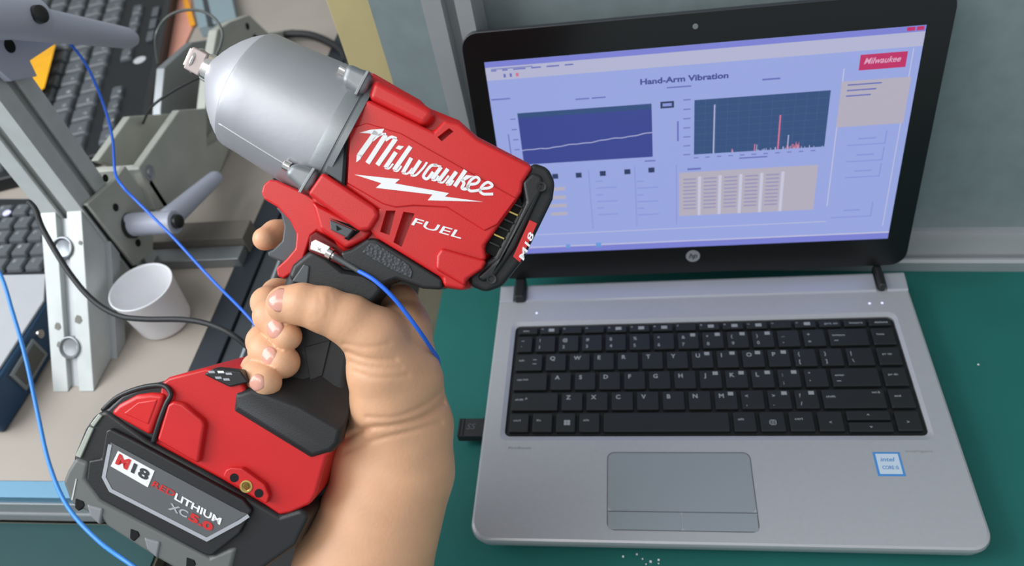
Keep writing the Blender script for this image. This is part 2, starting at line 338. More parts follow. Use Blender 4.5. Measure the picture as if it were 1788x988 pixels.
def key(s, x0, x1, y, h):
    g = .0028 if h > .01 else .0022
    o = link('key', key_me(x1-x0-g, h-g), None, lap, Matrix.Translation(((x0+x1)/2, y, kz)))
    hw = (x1-x0-g)/2; hh = (h-g)/2; mes = []
    def t(st, x, yy, hg, wd, sh=0, bold=.02):
        if len(st) == 1: text_verts(st, sh, bold); wd = hg*max(.15, ASP.get(st, 1))
        mes.append(text_me(st, lambda a, b: (x+a*wd, yy+b*hg, .00008), sh, bold))
    def q(xa, ya, xb, yb): mes.append(pyd('q', [(xa, ya, .00008), (xb, ya, .00008), (xb, yb, .00008), (xa, yb, .00008)], [(0, 1, 2, 3)]))
    if s == 'WIN':
        for a in (0, 1):
            for b in (0, 1): q(-.0012+a*.0022, -.0024+b*.0022, .0008+a*.0022+(.0003 if a else 0), -.0004+b*.0022)
    elif s == 'MENU':
        for r_ in ((-.0022, -.003, -.0016, .0012), (.0018, -.003, .0024, .0012), (-.0022, -.003, .0024, -.0024), (-.0022, .0006, .0024, .0012), (-.001, -.0005, .0012, 0), (-.001, -.0017, .0012, -.0012)): q(*r_)
    elif s == '<': t('<', -.0012, -.0022, .0024, .0022)
    elif s == '>': t('>', -.0012, -.0022, .0024, .0022)
    elif len(s) > 1 and h > .01:
        t(s, -hw+.0025 if x1-x0 > .02 else -.0045, .001, .0017, min(.0011*len(s)+.001, .009))
        if s in ('shift',) and x1 < .1: t('^', -hw+.010, .0006, .003, .0016)
        if s == 'tab': q(.003, .002, .006, .0026); q(.003, -.002, .006, -.0014)
        if s == 'enter': q(-hw+.003, -.0036, -hw+.006, -.003)
        if s == 'backspace': q(-hw+.003, -.0036, -hw+.006, -.003)
        if s == 'shift' and x0 > .2: t('num lk', hw-.008, .0042, .0018, .0055)
    elif h < .01:
        if s in ('esc', 'prt sc', 'insert', 'delete'): t(s, -.004, -.0012, .0018, .0018*len(s)*.8+.001)
        else:
            t(s, -hw+.001, .0004, .0014, .0016)
            if s in ('f1', 'f4', 'f5', 'f6', 'f8', 'f9', 'f10', 'f12'):
                q(-.001, -.0016, .0036, .0014)
    elif s:
        if s in UP:
            t(s, -hw+.003, -hh+.0025, .0030, .0022 if s not in "',.-;`" else .0009); t(UP[s], -hw+.003, hh-.0062, .0030, .0022)
        else: t(s, -hw+.0032, .0016, .0036, .0034, 0, .03)
        if s in NUMP: q(hw-.0062, hh-.0042, hw-.0024, hh-.0012)
    if mes: link('legend', join(*mes), LEG, o)
for s, x0, x1, y, h in rows:
    if s == 'UPDN':
        for dy, ch in ((h/4, '^'), (-h/4, 'v')):
            o = link('key', key_me(x1-x0-.0028, h/2-.0018), None, lap, Matrix.Translation(((x0+x1)/2, y+dy, kz)))
            link('legend', text_me(ch, lambda a, b: (-.001+a*.002, -.001+b*.002, .00008), 0, .02), LEG, o)
        continue
    key(s, x0, x1, y, h)
# touchpad with buttons
def frame_me(x0, y0, x1, y1, r, t_, z):
    a = rrect(x0, y0, x1, y1, r); b = rrect(x0+t_, y0+t_, x1-t_, y1-t_, max(r-t_, .0005)); n = len(a)
    return pyd('f', [(x, y, z) for x, y in a]+[(x, y, z) for x, y in b], [(i, (i+1) % n, n+(i+1) % n, n+i) for i in range(n)])
GRV = mat('groove_grey', (96, 98, 104), .5)
tp = link('touchpad', two([Vector((x, y, T-.001)) for x, y in rrect(.0928, .0224, .1892, .0660, .0045)], [Vector((x, y, T+.0002)) for x, y in rrect(.0930, .0224, .1890, .0658, .0045)]), PAD, lap)
link('touchpad_rim', frame_me(.0922, .0088, .1898, .0665, .005, .0006, T+.00015), GRV, lap)
for x0, x1 in ((.0929, .1409), (.1415, .1891)):
    bev(link('touchpad_button', two([Vector((x, y, T-.001)) for x, y in rrect(x0, .0094, x1, .0218, .002)], [Vector((x, y, T+.0003)) for x, y in rrect(x0, .0094, x1, .0218, .002)]), PAD, lap), .0002, 1)
link('touchpad_line', box_me(.0925, .0218, T, .1895, .0224, T+.00015), GRV, lap)
# sticker, leds, prints
st = link('sticker', box_me(.2690, .0492, T, .2860, .0668, T+.0002), mat('sticker_blue', (70, 140, 205), .4), lap)
link('sticker_field', box_me(.2705, .0506, T+.0001, .2846, .0654, T+.00035), mat('sticker_white', (196, 212, 226), .4), st)
put_text('intel', .2728, .0598, .0030, .009, st, T+.0005, .2, .01, mat('sticker_print', (80, 140, 200), .5), 'sticker_text')
put_text('CORE i5', .2728, .0540, .0026, .0100, st, T+.0005, 0, .01, bpy.data.materials['sticker_print'], 'sticker_text')
for px, m_ in ((.0333, LED), (.2943, LED), (.3034, LED)): lathe('led', (px, .1966, T), (0, 0, 1), [(0, .0010), (.0003, .0009)], m_, lap, 12)
put_text('ProBook', .0210, .0690, .0020, .017, lap, T+.0002, 0, 0, mat('faint_print', (146, 148, 152), .5), 'model_print')
put_text('intelligent', .2900, .0668, .0016, .017, lap, T+.0002, 0, 0, bpy.data.materials['faint_print'], 'model_print')
# lid
LA = math.radians(77.943); LM = Matrix.Translation((0, .22745, .02984)) @ Matrix.Rotation(LA, 4, 'X')      # local x right, y up the lid, z towards the viewer
def prismL(name, P, z0, z1, m, par, bv=0):
    return bev(link(name, two([Vector((x, y, z0)) for x, y in P], [Vector((x, y, z1)) for x, y in P]), m, par), bv)
lid = link('lid', two([Vector((x, y, -.0065)) for x, y in rrect(.0008, .0025, .3256, .2150, .012)], [Vector((x, y, -.0006)) for x, y in rrect(.0005, .0022, .3260, .2152, .012)]), mat('lid_shell', (60, 62, 66), .4, .3), lap, LM); bev(lid, .001)
bo = rrect(.0012, .0030, .3252, .2145, .0115); bi = rrect(.0151, .0279, .3095, .1936, .0004, 5); n = len(bo)
bez = pyd('b', [(x, y, 0) for x, y in bo]+[(x, y, 0) for x, y in bi]+[(x, y, -.0006) for x, y in bo]+[(x, y, -.0006) for x, y in bi],
          [(i, (i+1) % n, n+(i+1) % n, n+i) for i in range(n)]+[(i, (i+1) % n, 2*n+(i+1) % n, 2*n+i) for i in range(n)]+[(n+i, n+(i+1) % n, 3*n+(i+1) % n, 3*n+i) for i in range(n)])
link('bezel', bez, BEZ, lid)
wc = lathe('webcam', (.1624, .2058, 0), (0, 0, 1), [(0, .0019), (.0003, .0017)], mat('webcam_ring', (120, 124, 126), .3), lid, 20)
lg = lathe('maker_badge', (.1622, .0193, 0), (0, 0, 1), [(0, .0056), (.0003, .0056)], mat('badge_silver', (178, 180, 184), .3, .5), lid, 32)
lgt = link('maker_badge_letters', text_me('hp', lambda a, b: (.1590+a*.0066, .0175+b*.0048, .0004), .25, .01), BEZ, lid)
for xa, xb in ((.0136, .0226), (.3030, .3086)):
    wbh = link('hinge', box_me(xa, .2085, T-.004, xb, .2330, T+.0075), BLK, lap); bev(wbh, .002)
# display and its picture
scrn = link('screen', box_me(.0154, .0281, -.0006, .3092, .1933, -.0003), SCRBG, lap, LM)
lO = Vector((0, .22745, .02984)); lc = Vector((0, math.cos(LA), math.sin(LA))); ln = Vector((0, -math.sin(LA), math.cos(LA)))
def onl(u, v):
    d = ray(u, v); P = CP+d*((lO-CP).dot(ln)/d.dot(ln)); return P.x, (P-lO).dot(lc)
sz = [-.00028]
def srect(name, x0, y0, x1, y1, m, dz=0):
    z = sz[0]+dz*.00005
    x0, x1 = sorted((x0, x1)); y0, y1 = sorted((y0, y1))
    return pyd(name, [(x0, y0, z), (x1, y0, z), (x1, y1, z), (x0, y1, z)], [(0, 1, 2, 3)])
def spx(name, u0, v0, u1, v1, m, dz=0):
    a = onl(u0, v0); b = onl(u1, v1); return srect(name, a[0], a[1], b[0], b[1], m, dz)
def S_(name, mes, m): return link(name, join(*mes) if isinstance(mes, list) else mes, m, scrn)
S_('title_bar', srect('t', .0154, .1893, .3092, .1933, 0), SCRTI)
S_('menu_bar', srect('t', .0154, .1795, .3092, .1893, 0), SCRME)
S_('task_bar', srect('t', .0154, .0281, .3092, .0335, 0), SCRTI)
S_('status_line', srect('t', .0154, .0335, .3092, .0345, 0), SCRWH)
S_('close_button', [srect('t', .2975, .1903, .3025, .1928, 0, 1), srect('t', .3035, .1903, .3080, .1928, 0, 1)], SCRLG)
def words(x, y, h, lens, gap=.0018, dz=2):
    out = []
    for l in lens: out.append(srect('w', x, y, x+l, y+h, 0, dz)); x += l+gap
    return out
S_('menu_text', words(.0195, .1862, .0010, [.004, .004, .009, .007, .009, .006], .004)+words(.0195, .1875, .0006, [.03]), SCRTX)
S_('toolbar_icon', [srect('w', .028, .1812, .0296, .1838, 0, 2), srect('w', .0325, .1812, .0341, .1838, 0, 2)], SCRTX); S_('toolbar_icon', [srect('w', .037, .1812, .0390, .1838, 0, 2)], SCRRD)
a = onl(1118, 148); b = onl(1272, 136)
S_('heading_text', text_me('Hand-Arm Vibration', lambda p, q: (a[0]+p*(b[0]-a[0]), (a[1]+b[1])/2+q*.0042, -.00012), 0, .035), SCRDK)
S_('caption_text', words(.0165, .1645, .0010, [.014])+words(.078, .1600, .0010, [.010, .010])+words(.143, .1635, .0010, [.017])+words(.208, .1640, .0012, [.012]), SCRTX)
# charts
S_('wave_chart', srect('c', .0343, .1106, .1321, .1530, 0, 1), SCRCH)
S_('chart_band', srect('c', .0343, .1490, .1321, .1530, 0, 2), SCRCH2)
def ribbon(P, w_, dz=3, z=None):
    vs = []; fs = []; z = sz[0]+dz*.00005 if z is None else z
    for i, p in enumerate(P):
        t = Vector(P[min(i+1, len(P)-1)])-Vector(P[max(i-1, 0)]); n_ = Vector((-t.y, t.x)).normalized()*w_/2
        vs += [(p[0]+n_.x, p[1]+n_.y, z), (p[0]-n_.x, p[1]-n_.y, z)]
    for i in range(len(P)-1): fs.append((2*i, 2*i+1, 2*i+3, 2*i+2))
    return pyd('rb', vs, fs)
P = [Vector((.0343+.0978*t, .1226+.0077*(t**1.3)+.0003*math.sin(21*t)+.0002*math.sin(55*t))) for t in [i/60 for i in range(61)]]
S_('trace_line', ribbon(P, .0007), SCRLN)
S_('spectrum_chart', srect('c', .1622, .1103, .2543, .1532, 0, 1), SCRCH2)
S_('grid_line', [srect('g', .1622+.0922*i/12, .1103, .1624+.0922*i/12, .1532, 0, 2) for i in range(1, 12)]+[srect('g', .1622, .1103+.0429*i/8, .2543, .1105+.0429*i/8, 0, 2) for i in range(1, 8)], SCRGR)
def spike(x, h, w_=.0005): return srect('s', x-w_/2, .1103, x+w_/2, .1103+h, 0, 3)
S_('spectrum_peak', [spike(.1763, .0385, .0010), spike(.2287, .011, .0008), spike(.1900, .002), spike(.2070, .005)]+[spike(.205+.049*random.random(), .0005+.002*random.random()) for _ in range(25)], SCRLN)
S_('spectrum_peak', [spike(.2220, .027, .0011), spike(.2055, .0055, .0008), spike(.1895, .003)]+[spike(.228+.010*random.random(), .001+.004*random.random()) for _ in range(14)], SCRRD)
S_('axis_labels', [srect('a', .0285, .1150+.0083*i, .0325, .1158+.0083*i, 0, 2) for i in range(5)]+[srect('a', .0250, .120, .0258, .137, 0, 2)]+[srect('a', .1545, .1103+.0072*i, .1595, .1111+.0072*i, 0, 2) for i in range(7)]+[srect('a', .1500, .122, .1512, .138, 0, 2)]
   + [srect('a', .1622+.0083*i, .1072, .1655+.0083*i, .1080, 0, 2) for i in range(11)]+words(.195, .1045, .0011, [.020])+words(.126, .1068, .0011, [.008]), SCRTX)
S_('value_box', spx('b', 1153, 178, 1177, 188, 0, 2), SCRDB); S_('value_digits', spx('b', 1157, 181, 1173, 185, 0, 3), SCRBX)
# maker logo, note and buttons in the right column
S_('logo_box', spx('b', 1503, 96, 1581, 117, 0, 2), SCRLG)
a = onl(1508, 115); b = onl(1574, 100)
S_('logo_script', text_me('Milwaukee', lambda p, q: (a[0]+p*(b[0]-a[0]), a[1]+.0012+q*.0042, -.00008), .3, .02), emi('logo_pink', (225, 170, 200)))
S_('note_box', spx('b', 1470, 143, 1577, 215, 0, 2), SCRBE)
a = onl(1480, 150)
S_('note_text', [srect('n', a[0], a[1]-.0020*2*i, a[0]+.022-.003*i, a[1]+.0010-.004*i, 0, 3) for i in range(3)], SCRTX)
for u0, v0, u1, v1 in ((1482, 232, 1546, 251), (1480, 260, 1541, 280), (1478, 288, 1536, 308), (1453, 356, 1521, 378)):
    a = onl(u0, v0); b = onl(u1, v1); y0 = min(a[1], b[1]); y1 = max(a[1], b[1])
    S_('button', [srect('b', a[0], y0, b[0], y0+.0009, 0, 2), srect('b', b[0]-.0009, y0, b[0], y1, 0, 2), srect('b', (a[0]+b[0])/2-.006, (y0+y1)/2-.0006, (a[0]+b[0])/2+.006, (y0+y1)/2+.0006, 0, 2)], SCRBX)
S_('column_line', [srect('l', .2610, .060, .2616, .168, 0, 1), srect('l', .3035, .040, .3040, .1785, 0, 1), srect('l', .0154, .0460, .262, .0465, 0, 1)], SCRWH)
# table
a = onl(1186, 302); b = onl(1420, 366)
S_('data_table', srect('t', a[0], b[1], b[0], a[1], 0, 1), SCRBE)
tw = (b[0]-a[0])/7.6; TB = []
for c in range(5):
    for r_ in range(9): TB.append(srect('r', a[0]+.003+tw*c*1.15, a[1]-.0065-.0032*r_, a[0]+.003+tw*c*1.15+tw*.72, a[1]-.0055-.0032*r_, 0, 2))
S_('table_rows', TB, emi('table_text', (150, 146, 190)))
S_('table_tab', srect('t', a[0]+.006, a[1]+.0018, a[0]+.016, a[1]+.0034, 0, 2), SCRTX)
S_('table_gap', [srect('t', a[0]+tw*1.15*c-.0012, b[1], a[0]+tw*1.15*c+.001, a[1]-.004, 0, 2) for c in range(1, 6)], SCRWH)
# legend squares, lists
S_('legend_square', [spx('q', u-5, v-4, u+6, v+4, 0, 2) for u, v in ((1010, 306), (1052, 303), (1095, 300), (1137, 297), (969, 308))], SCRDB)
L = []
for u in (1040, 1112):
    a = onl(u, 318)
    for k in range(6): L.append(srect('l', a[0], a[1]-.0060*k, a[0]+(.005 if k % 2 == 0 else .016), a[1]+.0010-.0060*k, 0, 2))
S_('list_text', L, SCRBX)
a = onl(958, 334); S_('list_field', [srect('l', a[0], a[1]-.0075*k, a[0]+.013, a[1]+.0030-.0075*k, 0, 2) for k in range(4)], SCRBE)
S_('task_icon', [spx('i', 988, 427, 996, 433, 0, 2), spx('i', 1040, 424, 1050, 431, 0, 2)], SCRCY)
S_('panel_line', [srect('l', x_, .050, x_+.0007, .103, 0, 1) for x_ in (.0830, .1180, .1490)], SCRBX)
# usb plug
usb = empty('usb_plug', 'small black plug in the left side of the laptop, beside the forearm', 'plug', Matrix.Translation((-.012, .093, .011)))
box('plug_body', (-.010, -.008, -.004), (.0105, .008, .004), RUB, usb, .0012)
box('plug_collar', (.0092, -.0088, -.0046), (.0118, .0088, .0046), BLK, usb, .0006)
link('plug_symbol', text_me('SS', lambda a, b: (-.003+a*.007, -.002+b*.005, .0043), .2, .01), mat('plug_print', (84, 88, 92), .5), usb)
for k in range(2): box('grip_ridge', (-.0095+.0028*k, -.0075, .0038), (-.0080+.0028*k, .0075, .0046), BLK, usb, .0003)
#==PART2==
# ------------------------------------------------------------------ clamping fixture on the beige board
fix = empty('clamp_stand', 'upright aluminium clamping stand with diagonal brace and two grey clamp levers', 'stand', Matrix.Translation((-.35, .24, .035)))
FO = fix.matrix_world.translation
def fw(P): return [Vector(p)-FO for p in P]
def side(name, px, x, t, m, par=fix, bv=.0008, off=None):
    O = FO if off is None else off
    A = [onx(u, v, x) for u, v in px]; A = [Vector((a.x, a.y, max(a.z, .0353)))-O for a in A]; return bev(link(name, two([a-Vector((t, 0, 0)) for a in A], A), m, par), bv)
def top(name, px, z, t, m, par, bv=.0006):
    O = par.matrix_world.translation if par is not None else Vector((0, 0, 0))
    A = [onz(u, v, z)-O for u, v in px]; return bev(link(name, two([a-Vector((0, 0, t)) for a in A], A), m, par), bv)
extrusion('post', *fw([(-.351, .243, .035), (-.351, .243, .52)]), .040, .040, EXTW, fix, up=(0, 1, 0))
# 45 degree brace, mitred flat onto the board, with slot on its upper face
bp = [(.116, .0352), (.160, .0352), (.223, .098), (.223, .1415)]
def yz(P, x): return [Vector((x, y, z))-FO for y, z in P]
for xa, xb in ((-.371, -.3565), (-.3465, -.3325)):
    bev(link('brace_flange', two(yz(bp, xa), yz(bp, xb)), EXTW, fix), .0008)
bq = [(.122, .0352), (.160, .0352), (.223, .098), (.223, .1335)]
link('brace_web', two(yz(bq, -.3565), yz(bq, -.3465)), EXT, fix)
link('brace_side', two(yz([(.150, .0352), (.168, .0352), (.223, .090), (.223, .105)], -.334), yz([(.150, .0352), (.168, .0352), (.223, .090), (.223, .105)], -.327)), EXT, fix)
for t_ in (.25, .80):
    c = Vector((-.3515, .116+.107*t_, .035+.106*t_))-FO; nrm = Vector((0, -1, 1)).normalized()
    lathe('brace_bolt', c-nrm*.0082, nrm, [(0, .0095), (.0100, .0095), (.0103, .0085), (.0085, .0070), (.0080, .003), (.0079, .0005)], mat('bolt_steel', (120, 124, 128), .3, .8) if t_ > .5 else ALUG, fix, 28)
for u, v, w_ in ((101, 570, 7), (137, 558, 8), (104, 602, 6), (140, 424, 4)):
    d3 = ray(u, v); P_ = CP+d3*((Vector((-.35, .116, .0352))-CP).dot(Vector((0, 1, -1)))/d3.dot(Vector((0, 1, -1)))); e1 = Vector((1, 0, 0)); e2 = Vector((0, .707, .707)); nn = Vector((0, -.707, .707))*.0002
    q_ = [P_-FO+nn+(e1*a+e2*b)*w_*.00042 for a, b in ((-1, -.6), (.2, -1.1), (1, -.3), (.6, .9), (-.3, 1.2), (-.9, .4))]
    link('paint_chip', pyd('c', q_, [tuple(range(6))]), mat('chipped_paint', (120, 120, 112), .6), fix)
# hole plate on the right side of the post
side('hole_plate', [(153, 356), (203, 312), (219, 289), (272, 365), (267, 438), (236, 464)], -.3255, .005, CAST)
side('joint_gap', [(148, 360), (156, 357), (240, 464), (232, 470)], -.3285, .004, VOID, bv=0)
for (u, v) in ((202, 362), (241, 424), (184, 311)):
    c = onx(u, v, -.3252)-FO; lathe('plate_hole', c, (1, 0, 0), [(0, .0034), (.0004, .0034)], VOID, fix, 16)
# triangular gussets
side('gusset', [(243, 292), (314, 192), (400, 186), (412, 232), (388, 300), (330, 350), (272, 367)], -.320, .0085, CAST, bv=.0012)
side('gusset', [(172, 280), (228, 203), (300, 198), (300, 300), (240, 305)], -.359, .0085, CAST, bv=.0012)
bev(link('gusset_base', box_me(-.3665-FO.x, .293-FO.y, .05-FO.z, -.320-FO.x, .300-FO.y, .126-FO.z), CASTW, fix), .001)
c = onx(261, 301, -.3195)-FO; lathe('gusset_bolt', c-Vector((.001, 0, 0)), (1, 0, 0), [(0, .0075), (.0014, .0075), (.0016, .0062), (.001, .0055), (.001, .004), (.003, .0035)], ALU, fix, 24)
side('gusset', [(281, 240), (281, 192), (288, 118), (337, 74), (374, 68), (374, 240)], -.362, .010, ALUG, bv=.0012)
side('gusset', [(359, 260), (359, 190), (366, 128), (380, 52), (402, 38), (436, 26), (470, 58), (520, 66), (500, 150), (440, 260)], -.320, .011, CAST, bv=.0015)
for (u, v, r) in ((432, 46, .004), (446, 69, .006)):
    c = onx(u, v, -.3198)-FO; lathe('gusset_hole', c, (1, 0, 0), [(0, r), (.0004, r)], VOID, fix, 16)
# cross bars lying on the board
bev(link('cross_bar', box_me(-.352-FO.x, .272-FO.y, .0352-FO.z, -.2435-FO.x, .297-FO.y, .055-FO.z), mat('brown_bar', (112, 106, 98), .6, noise=.08), fix), .001)
bev(link('cross_bar', box_me(-.352-FO.x, .2535-FO.y, .0352-FO.z, -.2455-FO.x, .2712-FO.y, .0465-FO.z), ALUG, fix), .001)
# clamp levers
def lever(a, b, ra, rb, capc, hub):
    lv = tube('clamp_lever', [Vector(p)-FO for p in (a, Vector(a)*.5+Vector(b)*.5, b)], lambda t: (ra+(rb-ra)*t)*(1 if 0 < t < .98 else .75), LEVR, fix, 20, 6)
    lathe('lever_hub', Vector(hub[0])-FO, Vector(hub[1])-Vector(hub[0]), [(0, hub[2]), ((Vector(hub[1])-Vector(hub[0])).length, hub[2]*.97), ((Vector(hub[1])-Vector(hub[0])).length+.0006, hub[2]*.8)], LEVR, lv, 28)
    lathe('lever_cap', Vector(capc)-FO-Vector((.0015, 0, 0)), (1, -.1, .15), [(0, .0064), (.0032, .0060), (.0042, .0040), (.0044, .001)], BLK, lv, 24)
a = onx(305, 377, -.285); b = onx(380, 307, -.285)
lever((-.2880, .2480, .1010), b, .0105, .0068, (-.2755, .2475, .1015), ((-.3240, .2500, .0985), (-.2785, .2475, .1010), .0105))
lathe('lever_collar', Vector((-.3255, .250, .0975))-FO, (1, 0, 0), [(0, .0115), (.004, .0115), (.0045, .0100)], BLK, fix, 28)
a = onx(14, 34, -.30); b = onx(232, 68, -.30); c = onx(70, 25, -.2835)
lever(a, b, .0135, .0082, c, (onx(-60, 30, -.300), onx(62, 32, -.299), .0145))
side('hole_plate', [(-60, 20), (60, 42), (122, 74), (97, 77), (53, 106), (66, 133), (20, 142), (-60, 70)], -.322, .006, LEVR)
c = onx(17, 80, -.3218)-FO; lathe('plate_hole', c, (1, 0, 0), [(0, .0050), (.0004, .0050)], VOID, fix, 20)
# ------------------------------------------------------------------ frosted cup
cb = onz(285, 560, .0352)+Vector((.003, 0, 0))
cup = link('plastic_cup', lathe_me(cb, (0, 0, 1), [(0, .018), (.0006, .0222), (.003, .0232), (.044, .0268), (.0455, .0274), (.0462, .0272), (.0462, .0262), (.044, .0255), (.004, .0220), (.002, .019), (.0018, .001)], 56), CUPM, smooth=True)
tag(cup, 'small empty frosted white plastic cup beside the brace', 'cup')
# ------------------------------------------------------------------ desktop keyboard lying behind the post
kz2 = .052
A_ = onz(262, 205, kz2); B_ = onz(306, -30, kz2); ax = (B_-A_); ax.z = 0; ax.normalize(); bx_ = Vector((-ax.y, ax.x, 0))
if bx_.x > 0: bx_ = -bx_
A_ = A_+ax*((onz(140, 276, kz2)-A_).dot(ax))
KM = Matrix(((ax.x, bx_.x, 0, A_.x), (ax.y, bx_.y, 0, A_.y), (0, 0, -1 if ax.cross(bx_).z < 0 else 1, .0352), (0, 0, 0, 1)))
KM = Matrix(((ax.x, -bx_.x, 0, A_.x), (ax.y, -bx_.y, 0, A_.y), (0, 0, 1, .0352), (0, 0, 0, 1)))         # local y negative = into the keyboard
KM = KM @ Matrix.Diagonal((1.6, 1.6, 1.2, 1))
kb = empty('desktop_keyboard', 'black desktop keyboard with grey keys lying behind the clamp stand', 'keyboard', KM)
bev(link('case', two([Vector((x, y, 0)) for x, y in rrect(0, -.165, .46, 0, .008)], [Vector((x, y, .013)) for x, y in rrect(.001, -.164, .459, -.001, .008)]), KBD, kb), .002)
bev(link('case_rim', box_me(0.002, -.0065, .010, .458, -.0005, .0150), BLK, kb), .001)
def kcap(w_, h_):
    k = ('k', round(w_, 4), round(h_, 4))
    if k not in _km:
        me = rings([[Vector((x, y, z)) for x, y in rrect(-w_/2+i, -h_/2+i, w_/2-i, h_/2-i, .0012, 1)] for z, i in ((0, 0), (.003, .0008), (.0045, .0018))]); me.materials.append(KBK); _km[k] = me
    return _km[k]
ltr = 'QWERTYUIOPASDFGHJKLZXCVBNM1234567890'
for r_ in range(7):
    yy = -.030 if r_ == 0 else -.034-.019*r_
    for c_ in range(22):
        if r_ == 0 and (c_ in (4, 5, 11, 17)): continue
        x_ = .018+.0195*c_+(.005 if r_ % 2 else 0)*(r_ > 1)
        if x_ > .445 or (r_ == 6 and c_ % 3 == 2): continue
        o = link('key', kcap(.0165, .010 if r_ == 0 else .0165), None, kb, Matrix.Translation((x_, yy, .0125)))
        if r_ < 4:
            ch = ltr[(c_*3+r_*7) % len(ltr)]
            link('legend', text_me(ch, lambda a, b: (-.004+b*.0035, .004-a*.003, .0047), 0, .02), LEG, o)
lathe('logo_dot', (.1225, -.0185, .0130), (0, 0, 1), [(0, .0052), (.0005, .0050)], mat('logo_dot', (190, 192, 196), .4), kb, 20)
for k in range(3): bev(link('media_key', box_me(.150+.022*k, -.016, .0125, .166+.022*k, -.010, .0155), KBK, kb), .0008)
# yellow piece beside the post
ye = link('yellow_block', two([onz(u, v, .058) for u, v in ((20, 110), (84, 82), (98, 77), (78, 153), (60, 170))], [onz(u, v, .068) for u, v in ((20, 110), (84, 82), (98, 77), (78, 153), (60, 170))]), YEL)
tag(bev(ye, .001), 'yellow plastic wedge lying on the black keyboard beside the stand post', 'wedge')
# papers and glassy strips at the top edge
sp_ = empty('salmon_folder', 'salmon pink folder with orange edge beside the black keyboard', 'folder', Matrix.Translation(tuple(onz(310, 40, .0352))))
top('sheet', [(318, -60), (328, -60), (338, 45), (318, 88), (290, 150), (272, 215), (269, 205), (309, -20)], .0375, .002, SALM, sp_)
top('edge_strip', [(312, -25), (322, -25), (341, 42), (332, 46)], .0395, .002, ORNG, sp_)
gl = empty('profile_offcut', 'bluish aluminium profile lying behind the second gusset bracket', 'profile', Matrix.Translation(tuple(onz(370, 10, .0352))))
top('profile_body', [(330, -60), (392, -60), (412, 30), (346, 48)], .050, .0146, mat('bluish_metal', (150, 170, 178), .35, .3), gl)
top('profile_groove', [(341, -60), (349, -60), (372, 42), (362, 44)], .0506, .003, EXTD, gl)
# grey portable computer at the left edge
ol = empty('instrument_case', 'pale topped portable computer with navy side at the left picture edge', 'computer', Matrix.Translation(tuple(onz(0, 560, .0352))))
top('body', [(-300, 700), (-40, 716), (2, 655), (80, 530), (83, 476), (84, 345), (-60, 345), (-330, 345)], .070, .0348, NAVY, ol, .003)
top('palm_rest', [(-298, 690), (-42, 700), (0, 640), (76, 524), (79, 478), (-320, 487)], .0722, .0022, PGRY, ol, .0006)
top('bottom_rim', [(-300, 722), (-40, 738), (10, 702), (100, 590), (98, 560), (-290, 560)], .0385, .0030, GRYP, ol, .001)
top('key_deck', [(-320, 486), (81, 476), (82, 348), (-60, 348), (-328, 348)], .0715, .002, KBD, ol, .0004)
OO = ol.matrix_world.translation
for r_ in range(5):
    for c_ in range(9):
        c = onz(66, 463, .0720)+Vector((-.0195*c_-.006*(r_ % 2), .0190*r_, 0))-OO
        o = link('key', kcap(.0168, .0160), None, ol, Matrix.Translation(c))
        link('legend', text_me(ltr[(r_*5+c_*2) % 26], lambda a, b: (-.004+a*.003, .0005+b*.0035, .0047), 0, .02), LEG, o)
lathe('power_light', onz(12, 372, .0765)-OO, (0, 0, 1), [(0, .004), (.001, .0035)], LED, ol, 16)
pa = onz(2, 655, .070)-OO; pb = onz(80, 530, .070)-OO; sd = (pb-pa).normalized(); nrm = Vector((sd.y, -sd.x, 0))
def sidep(name, t0, t1, z0, z1, d, m, bv=.0005):
    P = [pa+sd*t0+Vector((0, 0, z0-.0)), pa+sd*t1+Vector((0, 0, z0)), pa+sd*t1+Vector((0, 0, z1)), pa+sd*t0+Vector((0, 0, z1))]
    return bev(link(name, two([p-nrm*.002 for p in P], [p+nrm*d for p in P]), m, ol), bv)
sidep('port_frame', .004, .042, -.028, -.006, .0022, ALUG); sidep('port_opening', .007, .039, -.025, -.009, .0026, mat('port_dark', (84, 84, 78), .5))
lathe('side_screw', pa+sd*.050+Vector((0, 0, -.010)), nrm, [(0, .0042), (.0026, .0038)], CHR, ol, 20)
# ------------------------------------------------------------------ cables
tag(tube('blue_cable', [atd(u, v, d) for u, v, d in ((96, 40, .61), (112, 64, .60), (150, 112, .61), (180, 180, .62), (196, 240, .62), (201, 300, .62), (214, 325, .61), (240, 352, .61), (300, 412, .60), (370, 488, .58), (440, 560, .55), (500, 640, .54), (600, 700, .54), (700, 680, .53))], .0011, BLUE, None, 10), 'blue sensor cable hanging from the upper clamp lever to behind the fingers', 'cable')
tag(tube('blue_cable', [atd(u, v, d) for u, v, d in ((-40, 420, .62), (0, 478, .61), (22, 545, .60), (45, 625, .59), (65, 718, .58), (86, 810, .56), (118, 884, .54), (172, 944, .52), (235, 990, .50), (330, 1060, .5), (520, 1180, .48), (700, 1420, .44), (760, 1700, .40))], .0015, mat('blue_cable_light', (60, 140, 225), .35), None, 10), 'light blue cable looping past the lower left battery corner', 'cable')
tag(tube('black_cable', [atd(u, v, d) for u, v, d in ((50, 352, .585), (62, 366, .585), (76, 402, .585), (118, 472, .58), (160, 522, .575), (205, 550, .57), (250, 557, .565), (320, 558, .56), (365, 566, .555), (405, 584, .55), (440, 612, .55), (500, 660, .55), (560, 720, .56))], .0021, RUB, None, 12), 'thick black cable crossing in front of the brace and cup', 'cable')
tag(tube('black_cable', [atd(u, v, d) for u, v, d in ((455, 68, 1.0), (500, 60, .99), (545, 62, .98), (590, 84, .96), (604, 110, .95), (612, 150, .94), (618, 220, .93))], .0048, RUB, None, 12), 'thick black cable curving behind the wrench nose towards the maple board', 'cable')
